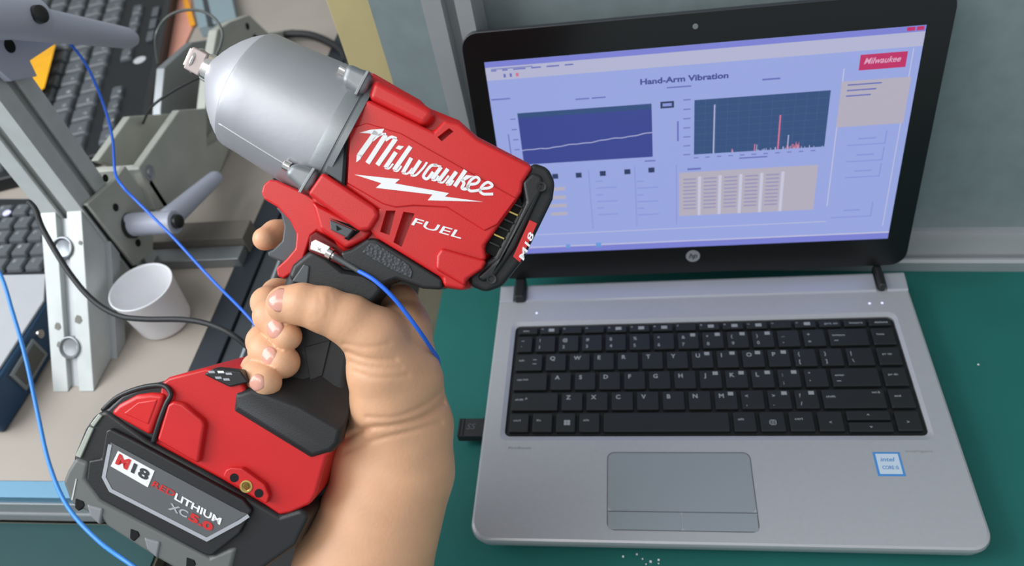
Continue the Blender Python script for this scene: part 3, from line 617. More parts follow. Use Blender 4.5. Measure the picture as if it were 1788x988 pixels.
tag(tube('thin_cable', [atd(u, v, d) for u, v, d in ((372, 105, .70), (384, 82, .70), (388, 55, .70), (372, 30, .70), (345, 18, .70), (312, 20, .70), (286, 36, .70), (272, 66, .70), (276, 110, .74))], .0013, mat('grey_cable', (96, 100, 98), .35, .2), None, 10), 'thin grey cable loop standing above the pink folder', 'cable')
tag(tube('thin_cable', [atd(u, v, d) for u, v, d in ((350, 134, .68), (318, 150, .69), (285, 170, .70), (262, 190, .72), (250, 215, .76))], .0012, RUB, None, 10), 'thin dark cable running left from behind the square drive', 'cable')
#==PART3==
# ------------------------------------------------------------------ impact wrench, modelled in its own frame (x right, y up, z towards the viewer)
D0 = .430; KS = D0/F
TM = CAMM @ Matrix.Translation((0, 0, -D0))
OT = Vector(((600-894)*KS, (494-560)*KS, 0))
def L(u, v, W=0): return Vector(((u-894)*(1-W/F)*KS, (494-v)*(1-W/F)*KS, W*KS))-OT
wr = empty('impact_wrench', 'red and black cordless impact wrench with grey metal nose held in the hand', 'power tool', TM @ Matrix.Translation(OT))
def prismT(name, px, W0, W1, m, par=wr, bv=0, wt=None, seg=3, flare=None):
    wt = W1 if wt is None else wt
    A = [L(u, v, wt) for u, v in px]
    return bev(link(name, two([Vector((a.x, a.y, W0*KS)) for a in A], [Vector((a.x, a.y, W1*KS)) for a in A]), m, par), bv*KS, seg, 30)
def apply_mods(o):
    dg = bpy.context.evaluated_depsgraph_get(); me = bpy.data.meshes.new_from_object(o.evaluated_get(dg)); o.modifiers.clear(); o.data = me
def carve(o, cutters):
    for c in cutters:
        m = o.modifiers.new('cut', 'BOOLEAN'); m.operation = 'DIFFERENCE'; m.object = c; m.solver = 'EXACT'
    apply_mods(o)
    for c in cutters: bpy.data.objects.remove(c)
# nose
ax_ = Vector((.883, -.469, 0)); nx_ = Vector((.469, .883, 0)); NO = L(362, 117, 0)
def nose_pt(s, r, t, shear=True):
    w_ = r*math.sin(t)*.90; s2 = s+(w_*.26*max(0, min(1, (s-150)/110)) if shear else 0)
    return NO+(ax_*s2+nx_*r*math.cos(t)+Vector((0, 0, w_)))*KS
def nose_part(name, prof, m, n=72, par=wr):
    o = link(name, rings([[nose_pt(s, r, 2*math.pi*i/n) for i in range(n)] for s, r in prof]), m, par)
    for p in o.data.polygons: p.use_smooth = len(p.vertices) == 4
    e = o.modifiers.new('edge', 'EDGE_SPLIT'); e.split_angle = math.radians(32); return o
nose_part('nose_cone', [(12, 8), (12.2, 27), (17, 33), (24, 45), (34, 59), (48, 75.5), (62, 89), (74, 98), (83, 103.5)], mat('cone_lit_aluminium', (186, 186, 192), .5, .45, bump=.12, bscale=300))  # paler than the barrel: light on the cone put into its colour
nose_part('nose_housing', [(82, 92), (82.5, 103), (84.5, 105.8), (89, 107.2), (120, 109), (160, 112.5), (200, 116.5), (230, 119), (244, 119.5)], ALU)
nose_part('nose_flange', [(243, 100), (243, 122), (249, 124), (262, 124.5), (263, 122), (265, 122), (266, 124.5), (276, 124), (278, 100)], ALUG)
# thin parting ridge along the barrel
rd = []
for s in range(92, 236, 8): rd.append(nose_pt(s, 106+(s-92)*.096, math.radians(137)))
tube('parting_ridge', rd, 2.2*KS, ALU, wr, 8, 1)
rd2 = [nose_pt(205+.0*i, 116.9, math.radians(60+i*9)) for i in range(8)]
# square drive
def dbox(name, s0, s1, h, m, par, bv, tw=8):
    a = math.radians(tw); u = nx_*math.cos(a)+Vector((0, 0, 1))*math.sin(a); v = -nx_*math.sin(a)+Vector((0, 0, 1))*math.cos(a); O = L(362, 116, 0)
    q = [u*h+v*h, -u*h+v*h, -u*h-v*h, u*h-v*h]
    return bev(link(name, two([O+(ax_*s0+x)*KS for x in q], [O+(ax_*s1+x)*KS for x in q]), m, par), bv*KS, 3)
anv = nose_part('anvil', [(-2, 10), (-2, 23), (0, 25), (14, 26), (14, 12)], CHR, 40)
dbox('square_drive', -28, 2, 20.5, DRV, anv, 3); dbox('drive_tip', -33, -27, 16.5, CHR, anv, 2); 
O_ = L(362, 116, 0)
for s in (-19,):
    rg = link('friction_ring', rings([[O_+(ax_*(s+ds)+nx_*math.cos(t)*r+Vector((0, 0, 1))*math.sin(t)*r)*KS for t in [2*math.pi*i/36 for i in range(36)]] for ds, r in ((-2.4, 17), (-2.4, 23.3), (0, 24.4), (2.4, 23.3), (2.4, 17))]), CHR, anv, smooth=True)
# motor housing
core = prismT('motor_housing', [(606, 196), (642, 130), (655, 131), (735, 177), (748, 190), (802, 212), (835, 241), (932, 291), (912, 345), (858, 448), (818, 508), (772, 502), (700, 470), (655, 430), (600, 445), (545, 350), (566, 306)], -92, 72, RED, wr, 15, wt=50)
pan = prismT('side_panel', [(603, 210), (617, 200), (642, 172), (737, 219), (757, 228), (776, 208), (802, 214), (835, 242), (931, 291), (914, 318), (911, 335), (901, 352), (846, 430), (850, 452), (818, 480), (812, 507), (774, 500), (772, 486), (655, 414), (640, 396), (658, 366), (602, 326)], 40, 96, RED, wr, 7)
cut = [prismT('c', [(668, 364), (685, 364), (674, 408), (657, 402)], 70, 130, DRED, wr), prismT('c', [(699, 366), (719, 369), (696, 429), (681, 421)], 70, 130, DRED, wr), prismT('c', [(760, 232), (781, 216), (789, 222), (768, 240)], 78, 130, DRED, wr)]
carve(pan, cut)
logo_pan = prismT('logo_panel', [(610, 224), (640, 214), (700, 232), (902, 346), (868, 392), (846, 403), (780, 362), (722, 359), (690, 362), (668, 356), (606, 320)], 90, 99, RED, wr, 2.5)
prismT('upper_boss', [(652, 134), (746, 184), (762, 196), (742, 222), (640, 172)], 10, 95, RED, wr, 12, seg=5)
prismT('lower_boss', [(535, 338), (562, 299), (656, 362), (662, 376), (646, 402), (628, 404), (600, 385)], -20, 106, RED, wr, 13, seg=5)
prismT('boss_bulge', [(762, 446), (770, 432), (850, 455), (842, 470), (815, 488), (812, 500), (760, 470)], 80, 106, RED, wr, 9)
prismT('seam_wedge', [(606, 211), (608, 224), (598, 320), (566, 300), (580, 262)], 60, 100, DGR, wr, 2)
prismT('wedge_shadow_gap', [(604, 210), (609, 211), (602, 321), (596, 319)], 60, 101.5, VOID, wr, .5)
for nm, P, w1 in (('upper_lug', [(592, 141), (604, 106), (650, 127), (640, 152), (630, 168)], 100), ('lower_lug', [(492, 302), (510, 281), (556, 297), (547, 320), (532, 339)], 106)):
    lug = prismT(nm, P, 0, w1, ALUG, wr, 12, seg=4)
    prismT('lug_band', [(P[2][0]-10, P[2][1]-5), (P[2][0]-5, P[2][1]-3), (P[4][0]-7, P[4][1]-2), (P[4][0]-12, P[4][1]-4)], 0, w1+1.5, ALUG, lug, 1)
for (u, v, w_) in ((597, 122, 70), (500, 289, 82)):
    lathe('lug_screw', L(u, v, w_), -ax_, [(-8*KS, 9*KS), (3*KS, 9*KS), (5*KS, 7*KS), (5.2*KS, 3*KS)], CHR, wr, 20)
# rear cap with vent
prismT('vent_inset', [(890, 350), (908, 344), (912, 356), (866, 450), (842, 436)], 30, 84, VOID, wr, 1)
for k in range(6):
    t = k/5; u = 903-40*t; v = 362+68*t; prismT('vent_fin', [(u-9, v-6), (u-8, v-9), (u+10, v-1), (u+9, v+2)], 40, 88, BRASS if k in (1, 4) else BLK, wr, .5)
cap = prismT('rear_cap', [(905, 322), (930, 287), (956, 296), (968, 320), (964, 350), (914, 452), (876, 500), (849, 510), (822, 499), (818, 482), (850, 455), (862, 448), (914, 350)], -100, 86, BLK, wr, 15, wt=60, seg=4)
prismT('cap_guard', [(912, 318), (930, 300), (946, 306), (950, 326), (900, 432), (862, 486), (842, 492), (832, 484), (856, 462), (872, 450), (918, 352)], 80, 96, BLK, cap, 6)
for u, v in ((945, 326), (858, 487)): lathe('cap_screw', L(u, v, 96), (0, 0, 1), [(-2*KS, 8*KS), (2*KS, 8*KS), (1.5*KS, 5*KS), (-1*KS, 4.6*KS)], BLK, cap, 20)
cl_ = prismT('cap_label', [(925, 384), (938, 390), (908, 458), (896, 448)], 84, 97, REDP, cap, .5)
def textT(name, s, o, r, upv, W, m, par, shear=0, bold=.02, th=.6):
    me = text_me(s, lambda a, b: L(o[0]+r[0]*a+upv[0]*b, o[1]+r[1]*a+upv[1]*b, W), shear, bold); return link(name, me, m, par)
textT('cap_label_text', 'M18', (914, 455), (19, -46), (-9, -5), 97.6, WHT, cl_, .1)
# handwritten maker name and lightning stroke on the side panel
SC = 6.174
def zp(x, y): return 610+x/SC, 210+y/SC
def stroke(P, wd, W=99.6):
    P = [Vector(zp(*p)) for p in P]
    if len(P) > 2: P = [Vector((q.x, q.y)) for q in catmull([(p.x, p.y, 0) for p in P], 6)]
    wd = wd/SC; vs, fs = [], []
    for i, p in enumerate(P):
        t = (P[min(i+1, len(P)-1)]-P[max(i-1, 0)]).normalized(); n_ = Vector((-t.y, t.x))*wd/2
        if i == 0: p = p-t*wd*.18
        if i == len(P)-1: p = p+t*wd*.18
        vs += [L(p.x+n_.x, p.y+n_.y, W), L(p.x-n_.x, p.y-n_.y, W)]
    for i in range(len(P)-1): fs.append((2*i, 2*i+1, 2*i+3, 2*i+2))
    me = bpy.data.meshes.new('s'); me.from_pydata([tuple(v) for v in vs], [], fs); return me
def polyz(P, W=99.6):
    me = bpy.data.meshes.new('s'); me.from_pydata([tuple(L(*zp(*p), W)) for p in P], [], [tuple(range(len(P)))]); return me
LET = {
 'M': [polyz([(108, 134), (225, 102), (376, 90), (350, 145), (325, 170), (240, 150), (215, 142)]), stroke([(285, 130), (112, 372)], 56), polyz([(80, 372), (140, 372), (118, 420), (74, 455)]), stroke([(388, 165), (200, 455)], 52), stroke([(255, 215), (330, 155), (392, 150)], 26), stroke([(496, 205), (306, 475)], 50), stroke([(395, 215), (450, 180), (505, 195)], 30)],
 'i': [stroke([(498, 350), (392, 505)], 46), stroke([(385, 512), (425, 520), (470, 470)], 20), polyz([(498, 302), (530, 270), (588, 282), (548, 320)])],
 'l': [stroke([(655, 290), (486, 530)], 48), stroke([(480, 540), (520, 545), (560, 495)], 20)],
 'w': [stroke([(665, 412), (580, 560)], 42), stroke([(575, 566), (625, 575), (680, 520)], 22), stroke([(762, 440), (668, 580)], 42), stroke([(665, 590), (715, 592), (790, 520), (835, 455)], 24)],
 'a': [stroke([(940, 486), (880, 490), (815, 570), (800, 610), (840, 630), (900, 560)], 32), stroke([(985, 510), (895, 630)], 42), stroke([(890, 640), (930, 645), (960, 600)], 22), stroke([(910, 478), (985, 500)], 22)],
 'u': [stroke([(1058, 530), (962, 655)], 42), stroke([(958, 660), (1010, 668), (1070, 600)], 22), stroke([(1150, 560), (1055, 685)], 42), stroke([(1050, 690), (1090, 692), (1120, 650)], 22)],
 'k': [stroke([(1248, 545), (1140, 705)], 44), polyz([(1205, 640), (1260, 590), (1345, 600), (1300, 618), (1240, 655)]), stroke([(1215, 640), (1235, 680), (1215, 730), (1260, 738), (1290, 700)], 34)],
 'e': [stroke([(1300, 690), (1370, 680), (1400, 640), (1365, 612), (1310, 645), (1275, 715), (1300, 758), (1350, 760), (1415, 748)], 30)],
 'e2': [stroke([(1435, 735), (1505, 728), (1540, 700), (1495, 668), (1440, 700), (1410, 760), (1440, 792), (1490, 796), (1545, 794)], 30)],
}
for k, ms in LET.items(): link('logo_letter', join(*ms), WHT, logo_pan)
link('lightning_mark', polyz([(52, 584), (545, 635), (492, 680), (1075, 785), (1030, 822), (1445, 878), (845, 862), (895, 800), (285, 728), (345, 678)]), WHT, logo_pan)
textT('fuel_print', 'FUEL', (718, 392), (87, 25), (4, -13), 96.8, WHT, pan, .12, .01)
# trigger guard, trigger, selector
prismT('trigger_guard', [(464, 324), (474, 315), (486, 316), (533, 337), (600, 376), (650, 404), (652, 412), (608, 434), (588, 424), (557, 404), (547, 412), (532, 458), (513, 478), (499, 487), (488, 482), (486, 468), (504, 452), (519, 434), (521, 409), (510, 386), (487, 362), (466, 350), (460, 338)], -34, 44, RED, wr, 12, wt=30, seg=5)
prismT('guard_web', [(545, 350), (600, 378), (655, 404), (640, 420), (606, 436), (560, 402)], -30, 80, RED, wr, 8, wt=70)
trg = prismT('trigger', [(482, 362), (492, 374), (497, 396), (494, 420), (478, 436), (468, 440), (470, 448), (500, 460), (512, 450), (524, 430), (526, 405), (512, 384), (494, 364)], -24, 26, DGR, wr, 7, wt=20, seg=4)
sw = prismT('direction_switch', [(575, 383), (617, 401), (606, 415), (577, 401)], 70, 97, DGR, wr, 2)
prismT('switch_recess', [(574, 380), (625, 396), (628, 404), (608, 420), (600, 416), (622, 402)], 60, 82, VOID, wr, 1)
link('switch_arrow', pyd('a', [L(587, 393, 97.6), L(588, 403, 97.6), L(597, 400, 97.6)], [(0, 1, 2)]), VOID, sw)
# grip
def ringpoly(px, W, k=1): return [L(u, v, W) for u, v in px]
gpx = [(501, 486), (514, 458), (548, 432), (600, 446), (650, 470), (668, 505), (648, 550), (626, 600), (616, 660), (616, 720), (500, 735), (448, 700), (462, 660), (474, 620), (482, 575), (490, 520)]
prismT('grip', gpx, -54, 52, RUB, wr, 26, wt=35, seg=6)
prismT('grip_upper', [(503, 484), (512, 462), (546, 434), (572, 448), (600, 470), (660, 480), (672, 506), (640, 545), (600, 520), (520, 500)], -50, 64, BLK, wr, 10, wt=55, seg=4)
prismT('grip_pad', [(508, 492), (530, 460), (541, 464), (537, 498)], 40, 67, DGR, wr, 3)
prismT('grip_seam_panel', [(532, 606), (577, 594), (562, 656), (541, 664)], 30, 55, RUB, wr, 1.2)
shl = prismT('shoulder_overmould', [(592, 440), (612, 434), (642, 415), (656, 415), (774, 487), (773, 506), (738, 504), (692, 488), (660, 500), (622, 478), (600, 460)], -20, 92, BLK, wr, 8, seg=4)
knm = mat('knurled_rubber', (62, 65, 68), .6)
nt = knm.node_tree; vt = nt.nodes.new('ShaderNodeTexVoronoi'); vt.inputs['Scale'].default_value = 620; tcn = nt.nodes.new('ShaderNodeTexCoord'); nt.links.new(tcn.outputs['Object'], vt.inputs['Vector'])
bpn = nt.nodes.new('ShaderNodeBump'); bpn.inputs['Distance'].default_value = .0006; nt.links.new(vt.outputs['Distance'], bpn.inputs['Height']); nt.links.new(bpn.outputs['Normal'], nt.nodes['Principled BSDF'].inputs['Normal'])
prismT('knurled_pad', [(632, 440), (646, 424), (656, 424), (714, 462), (720, 474), (718, 486), (690, 474), (650, 452)], 86, 94.5, knm, shl, 1.5)
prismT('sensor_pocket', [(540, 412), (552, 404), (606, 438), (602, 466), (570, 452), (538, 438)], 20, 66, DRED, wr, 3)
# foot
flare = rings([[L(u, v, W) for u, v in P] for P, W in (
   ([(462, 680), (500, 640), (560, 620), (614, 640), (614, 720), (592, 770), (540, 770), (470, 720)], 30),
   ([(436, 676), (480, 668), (556, 682), (610, 722), (600, 768), (583, 788), (541, 794), (420, 722)], 70),
   ([(418, 680), (450, 672), (540, 704), (602, 740), (598, 770), (581, 788), (542, 798), (410, 718)], 98),
   ([(411, 688), (440, 678), (520, 706), (596, 748), (592, 775), (577, 789), (543, 799), (409, 717)], 107),
   ([(417, 693), (440, 684), (520, 712), (590, 752), (586, 772), (574, 784), (545, 793), (415, 714)], 112))])
o = bev(link('foot_overmould', flare, RUB, wr), 6*KS, 3)
sb = o.modifiers.new('s', 'SUBSURF'); sb.levels = 1; sb.render_levels = 1
o.modifiers.remove(o.modifiers['s'])
foot = prismT('foot', [(284, 690), (286, 668), (300, 657), (364, 640), (420, 650), (436, 684), (520, 722), (588, 762), (592, 775), (574, 795), (556, 858), (546, 876), (529, 884), (510, 892), (492, 896), (466, 878), (388, 832), (347, 810), (272, 769), (276, 730)], -112, 106, RED, wr, 16, wt=92, seg=5)
prismT('foot_front_bump', [(292, 706), (302, 700), (318, 704), (352, 732), (357, 742), (346, 810), (330, 802), (273, 769)], 90, 119, RED, foot, 8, seg=4)
hb = prismT('hanger_boss', [(388, 832), (394, 820), (402, 816), (422, 817), (462, 846), (470, 866), (466, 880), (440, 866)], 90, 118, RED, foot, 3)
for (u, v, r, m_) in ((409, 834, 7, VOID), (430, 849, 10, BRASS), (452, 861, 7, VOID)):
    lathe('boss_insert' if m_ is BRASS else 'boss_hole', L(u, v, 118), (0, 0, 1), [(-2*KS, r*KS), (1.2*KS, r*KS), (1.4*KS, (r-2.5)*KS), (0, (r-4)*KS)] if m_ is BRASS else [(-2*KS, r*KS), (.6*KS, r*KS)], m_, hb, 24)
lathe('insert_core', L(430, 849, 119.6), (0, 0, 1), [(-1*KS, 4*KS), (0, 4*KS)], mat('bronze', (130, 105, 50), .4, .8), hb, 16)
mp = prismT('mode_panel', [(355, 654), (372, 643), (420, 648), (434, 668), (400, 676)], 84, 112, BLK, foot, 3)
for k, (u, v) in enumerate(((368, 650), (384, 650), (398, 653), (380, 660), (394, 663))):
    prismT('mode_mark', [(u-5, v-2.5), (u+6, v-2.5), (u+8, v+1.5), (u-3, v+1.5)], 110, 112.8, WHT if k == 1 else SIL, mp, .3)
prismT('foot_screw_hole', [(560, 800), (566, 798), (567, 806), (561, 808)], 90, 100, VOID, foot, 1)
STRP = mat('bevel_glint_pale', (176, 182, 170), .2, coat=.5)  # window reflection on the grey battery bevel, put into a pale colour
# battery pack (one part with its own pieces)
bat = prismT('battery_pack', [(170, 722), (192, 712), (262, 764), (350, 812), (492, 896), (530, 884), (544, 900), (520, 950), (450, 1000), (380, 990), (150, 850), (131, 800), (152, 748)], -116, 108, BLK, wr, 9, wt=98, seg=4)
prismT('bevel_glint', [(157, 741), (172, 722), (178, 726), (163, 746)], 60, 112, STRP, bat, 1.5); prismT('bevel_glint', [(131, 796), (155, 745), (163, 748), (140, 800)], 60, 112, STRP, bat, 1.5)
prismT('lower_shell', [(131, 798), (116, 822), (108, 842), (122, 880), (176, 907), (186, 920), (272, 975), (345, 1016), (392, 1040), (414, 955), (400, 958), (366, 972), (176, 872), (150, 836), (156, 808)], -118, 113, GRYP, bat, 8, seg=4)
for (u, v) in ((139, 881), (235, 934), (333, 984)):
    prismT('shell_notch', [(u-8, v-11), (u+6, v-6), (u+9, v+2), (u-2, v+12), (u-9, v+6)], 90, 114.5, VOID, bat, 2)
for (u, v) in ((158, 892), (258, 950)): prismT('shell_pad', [(u-8, v-12), (u+22, v-4), (u+16, v+26), (u-2, v+10)], 90, 116, mat('shell_pad_grey', (132, 134, 138), .45), bat, 4)
prismT('shell_glint', [(132, 836), (134, 836), (127, 873), (124, 873)], 100, 114, mat('glint_line', (200, 202, 200), .5), bat, .3)  # highlight along the shell edge, painted as a pale line
lf = prismT('label_frame', [(184, 752), (192, 748), (232, 768), (424, 872), (440, 892), (418, 932), (368, 972), (354, 968), (174, 872), (150, 838), (154, 804), (176, 800)], 90, 118, BLK, bat, 4)
lb = prismT('label', [(193, 772), (420, 893), (432, 897), (360, 945), (194, 858), (180, 834)], 110, 119.2, LBLG, bat, .6)
def px_stroke(P, wd, W, name, m, par):
    P = [Vector(p) for p in P]; vs, fs = [], []
    for i, p in enumerate(P):
        if 0 < i < len(P)-1:
            a = (p-P[i-1]).normalized(); b = (P[i+1]-p).normalized(); t = (a+b).normalized(); k = 1/max(.4, a.dot(t))
        else: t = (P[min(i+1, len(P)-1)]-P[max(i-1, 0)]).normalized(); k = 1
        n_ = Vector((-t.y, t.x))*wd/2*k; vs += [L(p.x+n_.x, p.y+n_.y, W), L(p.x-n_.x, p.y-n_.y, W)]
    me = bpy.data.meshes.new('s'); me.from_pydata([tuple(v) for v in vs], [], [(2*i, 2*i+1, 2*i+3, 2*i+2) for i in range(len(P)-1)]); return link(name, me, m, par)
px_stroke([(192, 776), (181, 833), (193, 856), (361, 942), (418, 911), (434, 900)], 6.5, 119.9, 'label_border', SIL, lb)
mb_ = prismT('label_badge', [(206, 787), (270, 822), (258, 851), (193, 814)], 118, 120.2, WHT, lb, .5)
textT('badge_text', 'M', (201, 808), (21, 11.5), (7, -16), 120.9, REDP, mb_, 0, .05)
textT('badge_text', '18', (228, 823), (29, 16), (6, -15), 120.9, DRKP, mb_, 0, .04)
textT('label_text', 'RED', (264, 848), (40, 20), (3, -10), 120.1, REDP, lb, .1, .02)
textT('label_text', 'LITHIUM', (304, 871), (80, 45), (3.5, -11), 120.1, WHT, lb, 0, .03)
textT('label_text', 'XC', (293, 888), (33, 16), (4, -11), 120.1, SIL, lb, 0, .03)
textT('label_text', '5.0', (328, 906), (41, 22), (5, -12), 120.1, REDP, lb, 0, .05)
lt = prismT('latch', [(190, 722), (206, 706), (236, 690), (262, 686), (289, 688), (284, 706), (262, 762)], -70, 113, REDG, bat, 8, seg=4)
prismT('latch_face', [(214, 722), (240, 702), (276, 696), (259, 742)], 104, 114.5, REDG, lt, 3)
prismT('latch_frame', [(172, 722), (188, 712), (212, 690), (246, 676), (284, 670), (304, 692), (296, 704), (270, 772), (240, 756)], -104, 104, BLK, bat, 6)
tube('latch_bail', [L(u, v, W) for u, v, W in ((180, 716, 96), (206, 693, 100), (246, 677, 104), (284, 673, 108), (298, 688, 112), (290, 706, 114), (278, 738, 114), (268, 772, 110))], 4.2*KS, BLK, bat, 12, 6)
# ------------------------------------------------------------------ accelerometer and its cable
acc = empty('accelerometer', 'small silver accelerometer cube fixed above the grip with a blue cable plug', 'sensor', TM @ Matrix.Translation(OT))
cube = prismT('sensor_cube', [(543, 422), (551, 417), (577, 430), (571, 447), (541, 436)], 66.5, 90, CHR, acc, 2)
link('cube_mark', text_me('x', lambda a, b: L(553+a*9, 436+a*4-b*8, 90.6), 0, .03), ALUG, cube)
cn = (L(585, 448, 86)-L(566, 437, 84)).normalized()
lathe('connector', L(566, 437, 82), cn, [(0, 7*KS), (6*KS, 7*KS), (7*KS, 10*KS), (16*KS, 10*KS), (17*KS, 6.5*KS), (24*KS, 6*KS)], CHR, acc, 24)
tube('cable_boot', [L(584, 448, 86), L(600, 457, 90), L(628, 474, 98)], lambda t: (6-2*t)*KS, mat('boot_grey', (70, 74, 76), .5), acc, 12)
def TW(u, v, W): return TM @ (OT+L(u, v, W))
tag(tube('blue_cable', [TW(*p) for p in ((626, 473, 98), (655, 490, 110), (690, 523, 112), (728, 572, 96), (750, 604, 60), (765, 630, 5), (762, 662, -60), (735, 700, -112))], 3.6*KS, BLUE, None, 12), 'bright blue sensor cable running from the accelerometer over the back of the hand', 'cable')
# ------------------------------------------------------------------ hand and forearm: one continuous skin grown from a signed distance field
def C3(u, v, W): return np.array(((u-894)*(1-W/F), (494-v)*(1-W/F), W), float)
body = [ # (p, r) chains, radii in the same units
 ([(560, 1330, 0, 150), (634, 990, 0, 119), (694, 820, 0, 98), (702, 745, -4, 88), (688, 650, -22, 74), (700, 572, -34, 50), (696, 532, -38, 38)], 20, (1, 1, 1.2)),
 ([(700, 575, -10, 44), (668, 585, 40, 42)], 26, (1, 1, 1)),
 ([(704, 585, 14, 44), (712, 660, 20, 60)], 26, (1, 1, 1)),
 ([(640, 800, 0, 60), (652, 765, 0, 58), (648, 715, -12, 50)], 22, (1, 1, 1)),
 ([(700, 760, 20, 66), (678, 705, 42, 62), (668, 645, 58, 58), (655, 592, 68, 48)], 26, (1, 1, 1.1)),
]
thumb = [(655, 592, 68, 47), (612, 560, 78, 42), (566, 541, 86, 37.5), (528, 531, 88, 33.5), (498, 531, 84, 31)]
fings = [
 [(694, 548, -50, 34), (610, 446, -92, 27), (520, 404, -84, 25), (482, 408, -56, 24), (462, 417, -30, 21)],
 [(680, 570, -60, 34), (560, 522, -96, 29), (484, 512, -58, 26), (466, 528, 6, 26), (472, 552, 56, 27), (502, 587, 73, 24)],
 [(675, 630, -60, 33), (550, 585, -96, 29), (470, 588, -46, 28), (460, 596, 10, 28), (466, 612, 52, 29), (495, 632, 67, 27.5)],
 [(668, 680, -58, 30), (545, 650, -92, 26), (462, 644, -40, 25), (449, 643, 18, 25.5), (451, 655, 66, 26), (465, 667, 92, 25)]]
VX = 2.7
x0, x1, y0, y1, z0, z1 = -470., -10., -700., 130., -150., 150.
# forearm reaches below the frame
gx = np.arange(x0, x1, VX, dtype=np.float32); gy = np.arange(y0, y1, VX, dtype=np.float32); gz = np.arange(z0, z1, VX, dtype=np.float32)
X, Y, Z = gx[:, None, None], gy[None, :, None], gz[None, None, :]
def smin(a, b, k): h = np.maximum(k-np.abs(a-b), 0)/k; return np.minimum(a, b)-h*h*k*.25
def cone(a, ra, b, rb, sc=(1, 1, 1)):
    ab = (b-a)*np.array(sc); L2 = (ab*ab).sum()
    px_, py_, pz_ = (X-a[0])*sc[0], (Y-a[1])*sc[1], (Z-a[2])*sc[2]
    t = np.clip((px_*ab[0]+py_*ab[1]+pz_*ab[2])/L2, 0, 1)
    return np.sqrt((px_-t*ab[0])**2+(py_-t*ab[1])**2+(pz_-t*ab[2])**2)-(ra+(rb-ra)*t)
def chain(P, k, sc=(1, 1, 1)):
    f = None; Q = [(C3(*p[:3]), p[3]) for p in P]
    for (a, ra), (b, rb) in zip(Q[:-1], Q[1:]):
        d = cone(a, ra, b, rb, sc).astype(np.float32); f = d if f is None else smin(f, d, k)
    return f
bd = None
for P, k, sc in body:
    d = chain(P, 10, sc); bd = d if bd is None else smin(bd, d, k)
fld = smin(bd, chain(thumb, 8), 18)
for P in fings:
    fld = smin(fld, smin(bd, chain(P, 9), 14), 0.6)
# skin creases
mg = 1-Z/F; PU = X/mg+894; PV = 494-Y/mg
def crease(P, depth, sig):
    global fld
    P = [(p.x, p.y) for p in catmull([(a, b, 0) for a, b in P], 5)]
    u0 = min(p[0] for p in P)-12; u1 = max(p[0] for p in P)+12; v0 = min(p[1] for p in P)-12; v1 = max(p[1] for p in P)+12
    i0 = max(0, np.searchsorted(gx, (u0-894)*1.12 if u0 < 894 else u0-894)-2); i1 = np.searchsorted(gx, (u1-894)*.88)+2
    j0 = max(0, np.searchsorted(gy, min((494-v1)*.86, (494-v1)*1.14))-2); j1 = np.searchsorted(gy, max((494-v0)*.86, (494-v0)*1.14))+2
    sl = (slice(i0, i1), slice(j0, j1), slice(int((10-z0)/VX), None)); pu = PU[i0:i1, :, sl[2]]; pv = PV[:, j0:j1, sl[2]]
    d2 = None
    for a, b in zip(P[:-1], P[1:]):
        ax_2, ay_2 = b[0]-a[0], b[1]-a[1]; t = np.clip(((pu-a[0])*ax_2+(pv-a[1])*ay_2)/(ax_2**2+ay_2**2+1e-6), 0, 1)
        q = (pu-a[0]-t*ax_2)**2+(pv-a[1]-t*ay_2)**2; d2 = q if d2 is None else np.minimum(d2, q)
    fld[sl] += depth*np.exp(-d2/(2*sig*sig)).astype(np.float32)
crease([(600, 768), (640, 748), (690, 742), (740, 728), (780, 700)], 4.5, 3.4)
crease([(640, 728), (690, 728), (740, 708), (775, 680)], 2.6, 3)
crease([(604, 788), (650, 770), (720, 752), (770, 738)], 2.6, 3)
crease([(606, 614), (640, 626), (690, 628)], 2.6, 3)
crease([(618, 648), (660, 660), (712, 655)], 1.8, 3)
crease([(612, 632), (650, 642), (700, 642)], 1.5, 3)
crease([(600, 600), (640, 606), (680, 600)], 1.6, 3)
crease([(592, 720), (612, 742), (640, 752)], 3.5, 4)
crease([(556, 512), (560, 530), (556, 548)], .7, 3); crease([(572, 512), (576, 530), (571, 552)], .6, 3)
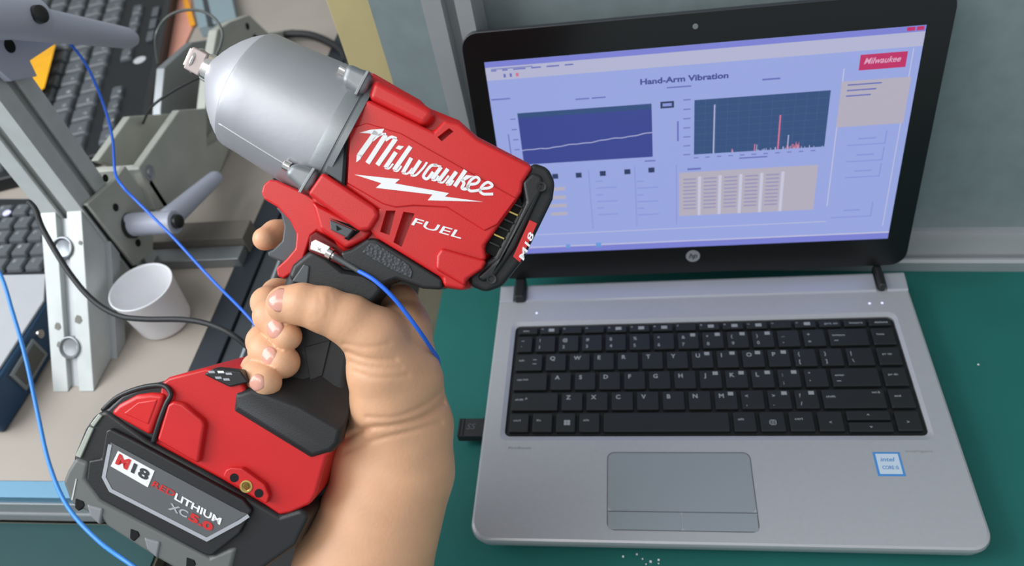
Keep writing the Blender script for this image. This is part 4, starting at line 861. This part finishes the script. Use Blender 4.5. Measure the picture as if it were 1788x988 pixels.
def nets(f):
    s = f < 0; c = np.zeros(tuple(n-1 for n in f.shape), np.uint8); corners = [(a, b, d) for a in (0, 1) for b in (0, 1) for d in (0, 1)]
    for a, b, d in corners: c += s[a:a+c.shape[0], b:b+c.shape[1], d:d+c.shape[2]]
    act = (c > 0) & (c < 8); idx = -np.ones(c.shape, np.int64); I = np.argwhere(act); idx[act] = np.arange(len(I))
    acc_ = np.zeros((len(I), 3)); cnt = np.zeros(len(I))
    for p in corners:
        for ax3 in range(3):
            if p[ax3]: continue
            q = list(p); q[ax3] = 1; q = tuple(q)
            fa = f[I[:, 0]+p[0], I[:, 1]+p[1], I[:, 2]+p[2]]; fb = f[I[:, 0]+q[0], I[:, 1]+q[1], I[:, 2]+q[2]]
            m = (fa < 0) != (fb < 0); t = np.where(m, fa/(fa-fb+1e-12), 0)
            pt = np.tile(np.array(p, float), (len(I), 1)); pt[:, ax3] += t; acc_[m] += pt[m]; cnt[m] += 1
    V = I+acc_/cnt[:, None]; Fc = []
    for ax3 in range(3):
        sh = [slice(1, -1)]*3; sa = [slice(1, n-1) for n in f.shape]; sb_ = list(sa); sa[ax3] = slice(0, f.shape[ax3]-1); sb_[ax3] = slice(1, f.shape[ax3])
        A = s[tuple(sa)]; B = s[tuple(sb_)]; E_ = np.argwhere(A != B); off = np.array([1, 1, 1]); off[ax3] = 0; E_ = E_+off
        fl = s[E_[:, 0], E_[:, 1], E_[:, 2]]; u, v = [(1, 2), (2, 0), (0, 1)][ax3]; qs = []
        for du, dv in ((-1, -1), (0, -1), (0, 0), (-1, 0)):
            g = E_.copy(); g[:, u] += du; g[:, v] += dv; qs.append(idx[g[:, 0], g[:, 1], g[:, 2]])
        q = np.stack(qs, 1); q[~fl] = q[~fl][:, ::-1]; Fc.append(q)
    return V, np.concatenate(Fc)
V, Q = nets(fld)
P3 = np.stack([gx[0]+V[:, 0]*VX, gy[0]+V[:, 1]*VX, gz[0]+V[:, 2]*VX], 1)*KS-np.array(OT)
Q = Q[(Q >= 0).all(1)]
hand_root = empty('person', 'bare right hand and forearm gripping the wrench, index finger at its trigger', 'person', TM @ Matrix.Translation(OT))
me = bpy.data.meshes.new('skin'); me.from_pydata(P3.tolist(), [], Q.tolist()); me.update()
bmh = bmesh.new(); bmh.from_mesh(me)
hole = [e for e in bmh.edges if e.is_boundary]
if hole: bmesh.ops.holes_fill(bmh, edges=hole)
bmesh.ops.recalc_face_normals(bmh, faces=bmh.faces); bmh.to_mesh(me); bmh.free()
skin = link('hand_and_forearm', me, SKIN, hand_root, smooth=True)
sm_ = skin.modifiers.new('relax', 'SMOOTH'); sm_.factor = .5; sm_.iterations = 2
# fingernails: curved plates seated on the fingertips
def nail(px, ax_px, half_l, half_w, R, center, up=(0, 0, 1), tilt=0):
    C = Vector(C3(*center)); a = Vector((ax_px[0], -ax_px[1], ax_px[2] if len(ax_px) > 2 else 0)).normalized(); n_ = Vector(up); n_ = (n_-a*n_.dot(a)).normalized(); b = a.cross(n_)
    N = 12; vs = []; fs = []
    for lay in (0, 1):
        for i in range(N+1):
            for j in range(N+1):
                p, q = -1+2*i/N, -1+2*j/N
                # square to rounded square
                k = (1-.30*q*q*(.6 if p < 0 else 1)); k2 = (1-.22*p*p)
                s = p*half_l*k; ph = q*half_w/R*k2
                rr = R*(1-.14*max(0, p)**2)-(0 if lay else 2.6)-(.8*(abs(p)**6+abs(q)**6) if lay else 0)
                vs.append((C+a*(s+px)+(n_*math.cos(ph)+b*math.sin(ph))*rr)*KS-OT)
    m1 = (N+1)**2
    for i in range(N):
        for j in range(N):
            a0 = i*(N+1)+j; fs.append((m1+a0, m1+a0+1, m1+a0+N+2, m1+a0+N+1)); fs.append((a0, a0+N+1, a0+N+2, a0+1))
    ed = [i*(N+1) for i in range(N+1)]+[N*(N+1)+j for j in range(1, N+1)]+[i*(N+1)+N for i in range(N-1, -1, -1)]+[j for j in range(N-1, 0, -1)]
    for i in range(len(ed)): p, q = ed[i], ed[(i+1) % len(ed)]; fs.append((p, q, m1+q, m1+p))
    return link('fingernail', pyd('n', vs, fs), NAIL, hand_root, smooth=True)
nail(0, (-30, 0, -4), 20, 22, 32.6, (500, 531, 84), up=(.05, .30, 1))
nail(-13, (30, 35, 17), 16, 18, 27.2, (502, 587, 73), up=(-.30, .05, 1))
nail(-12, (29, 20, 15), 16, 19, 29.8, (495, 632, 67), up=(-.22, .0, 1))
nail(-1, (16, 10, 5), 13, 16, 26.2, (465, 667, 92), up=(-.10, -.10, 1))
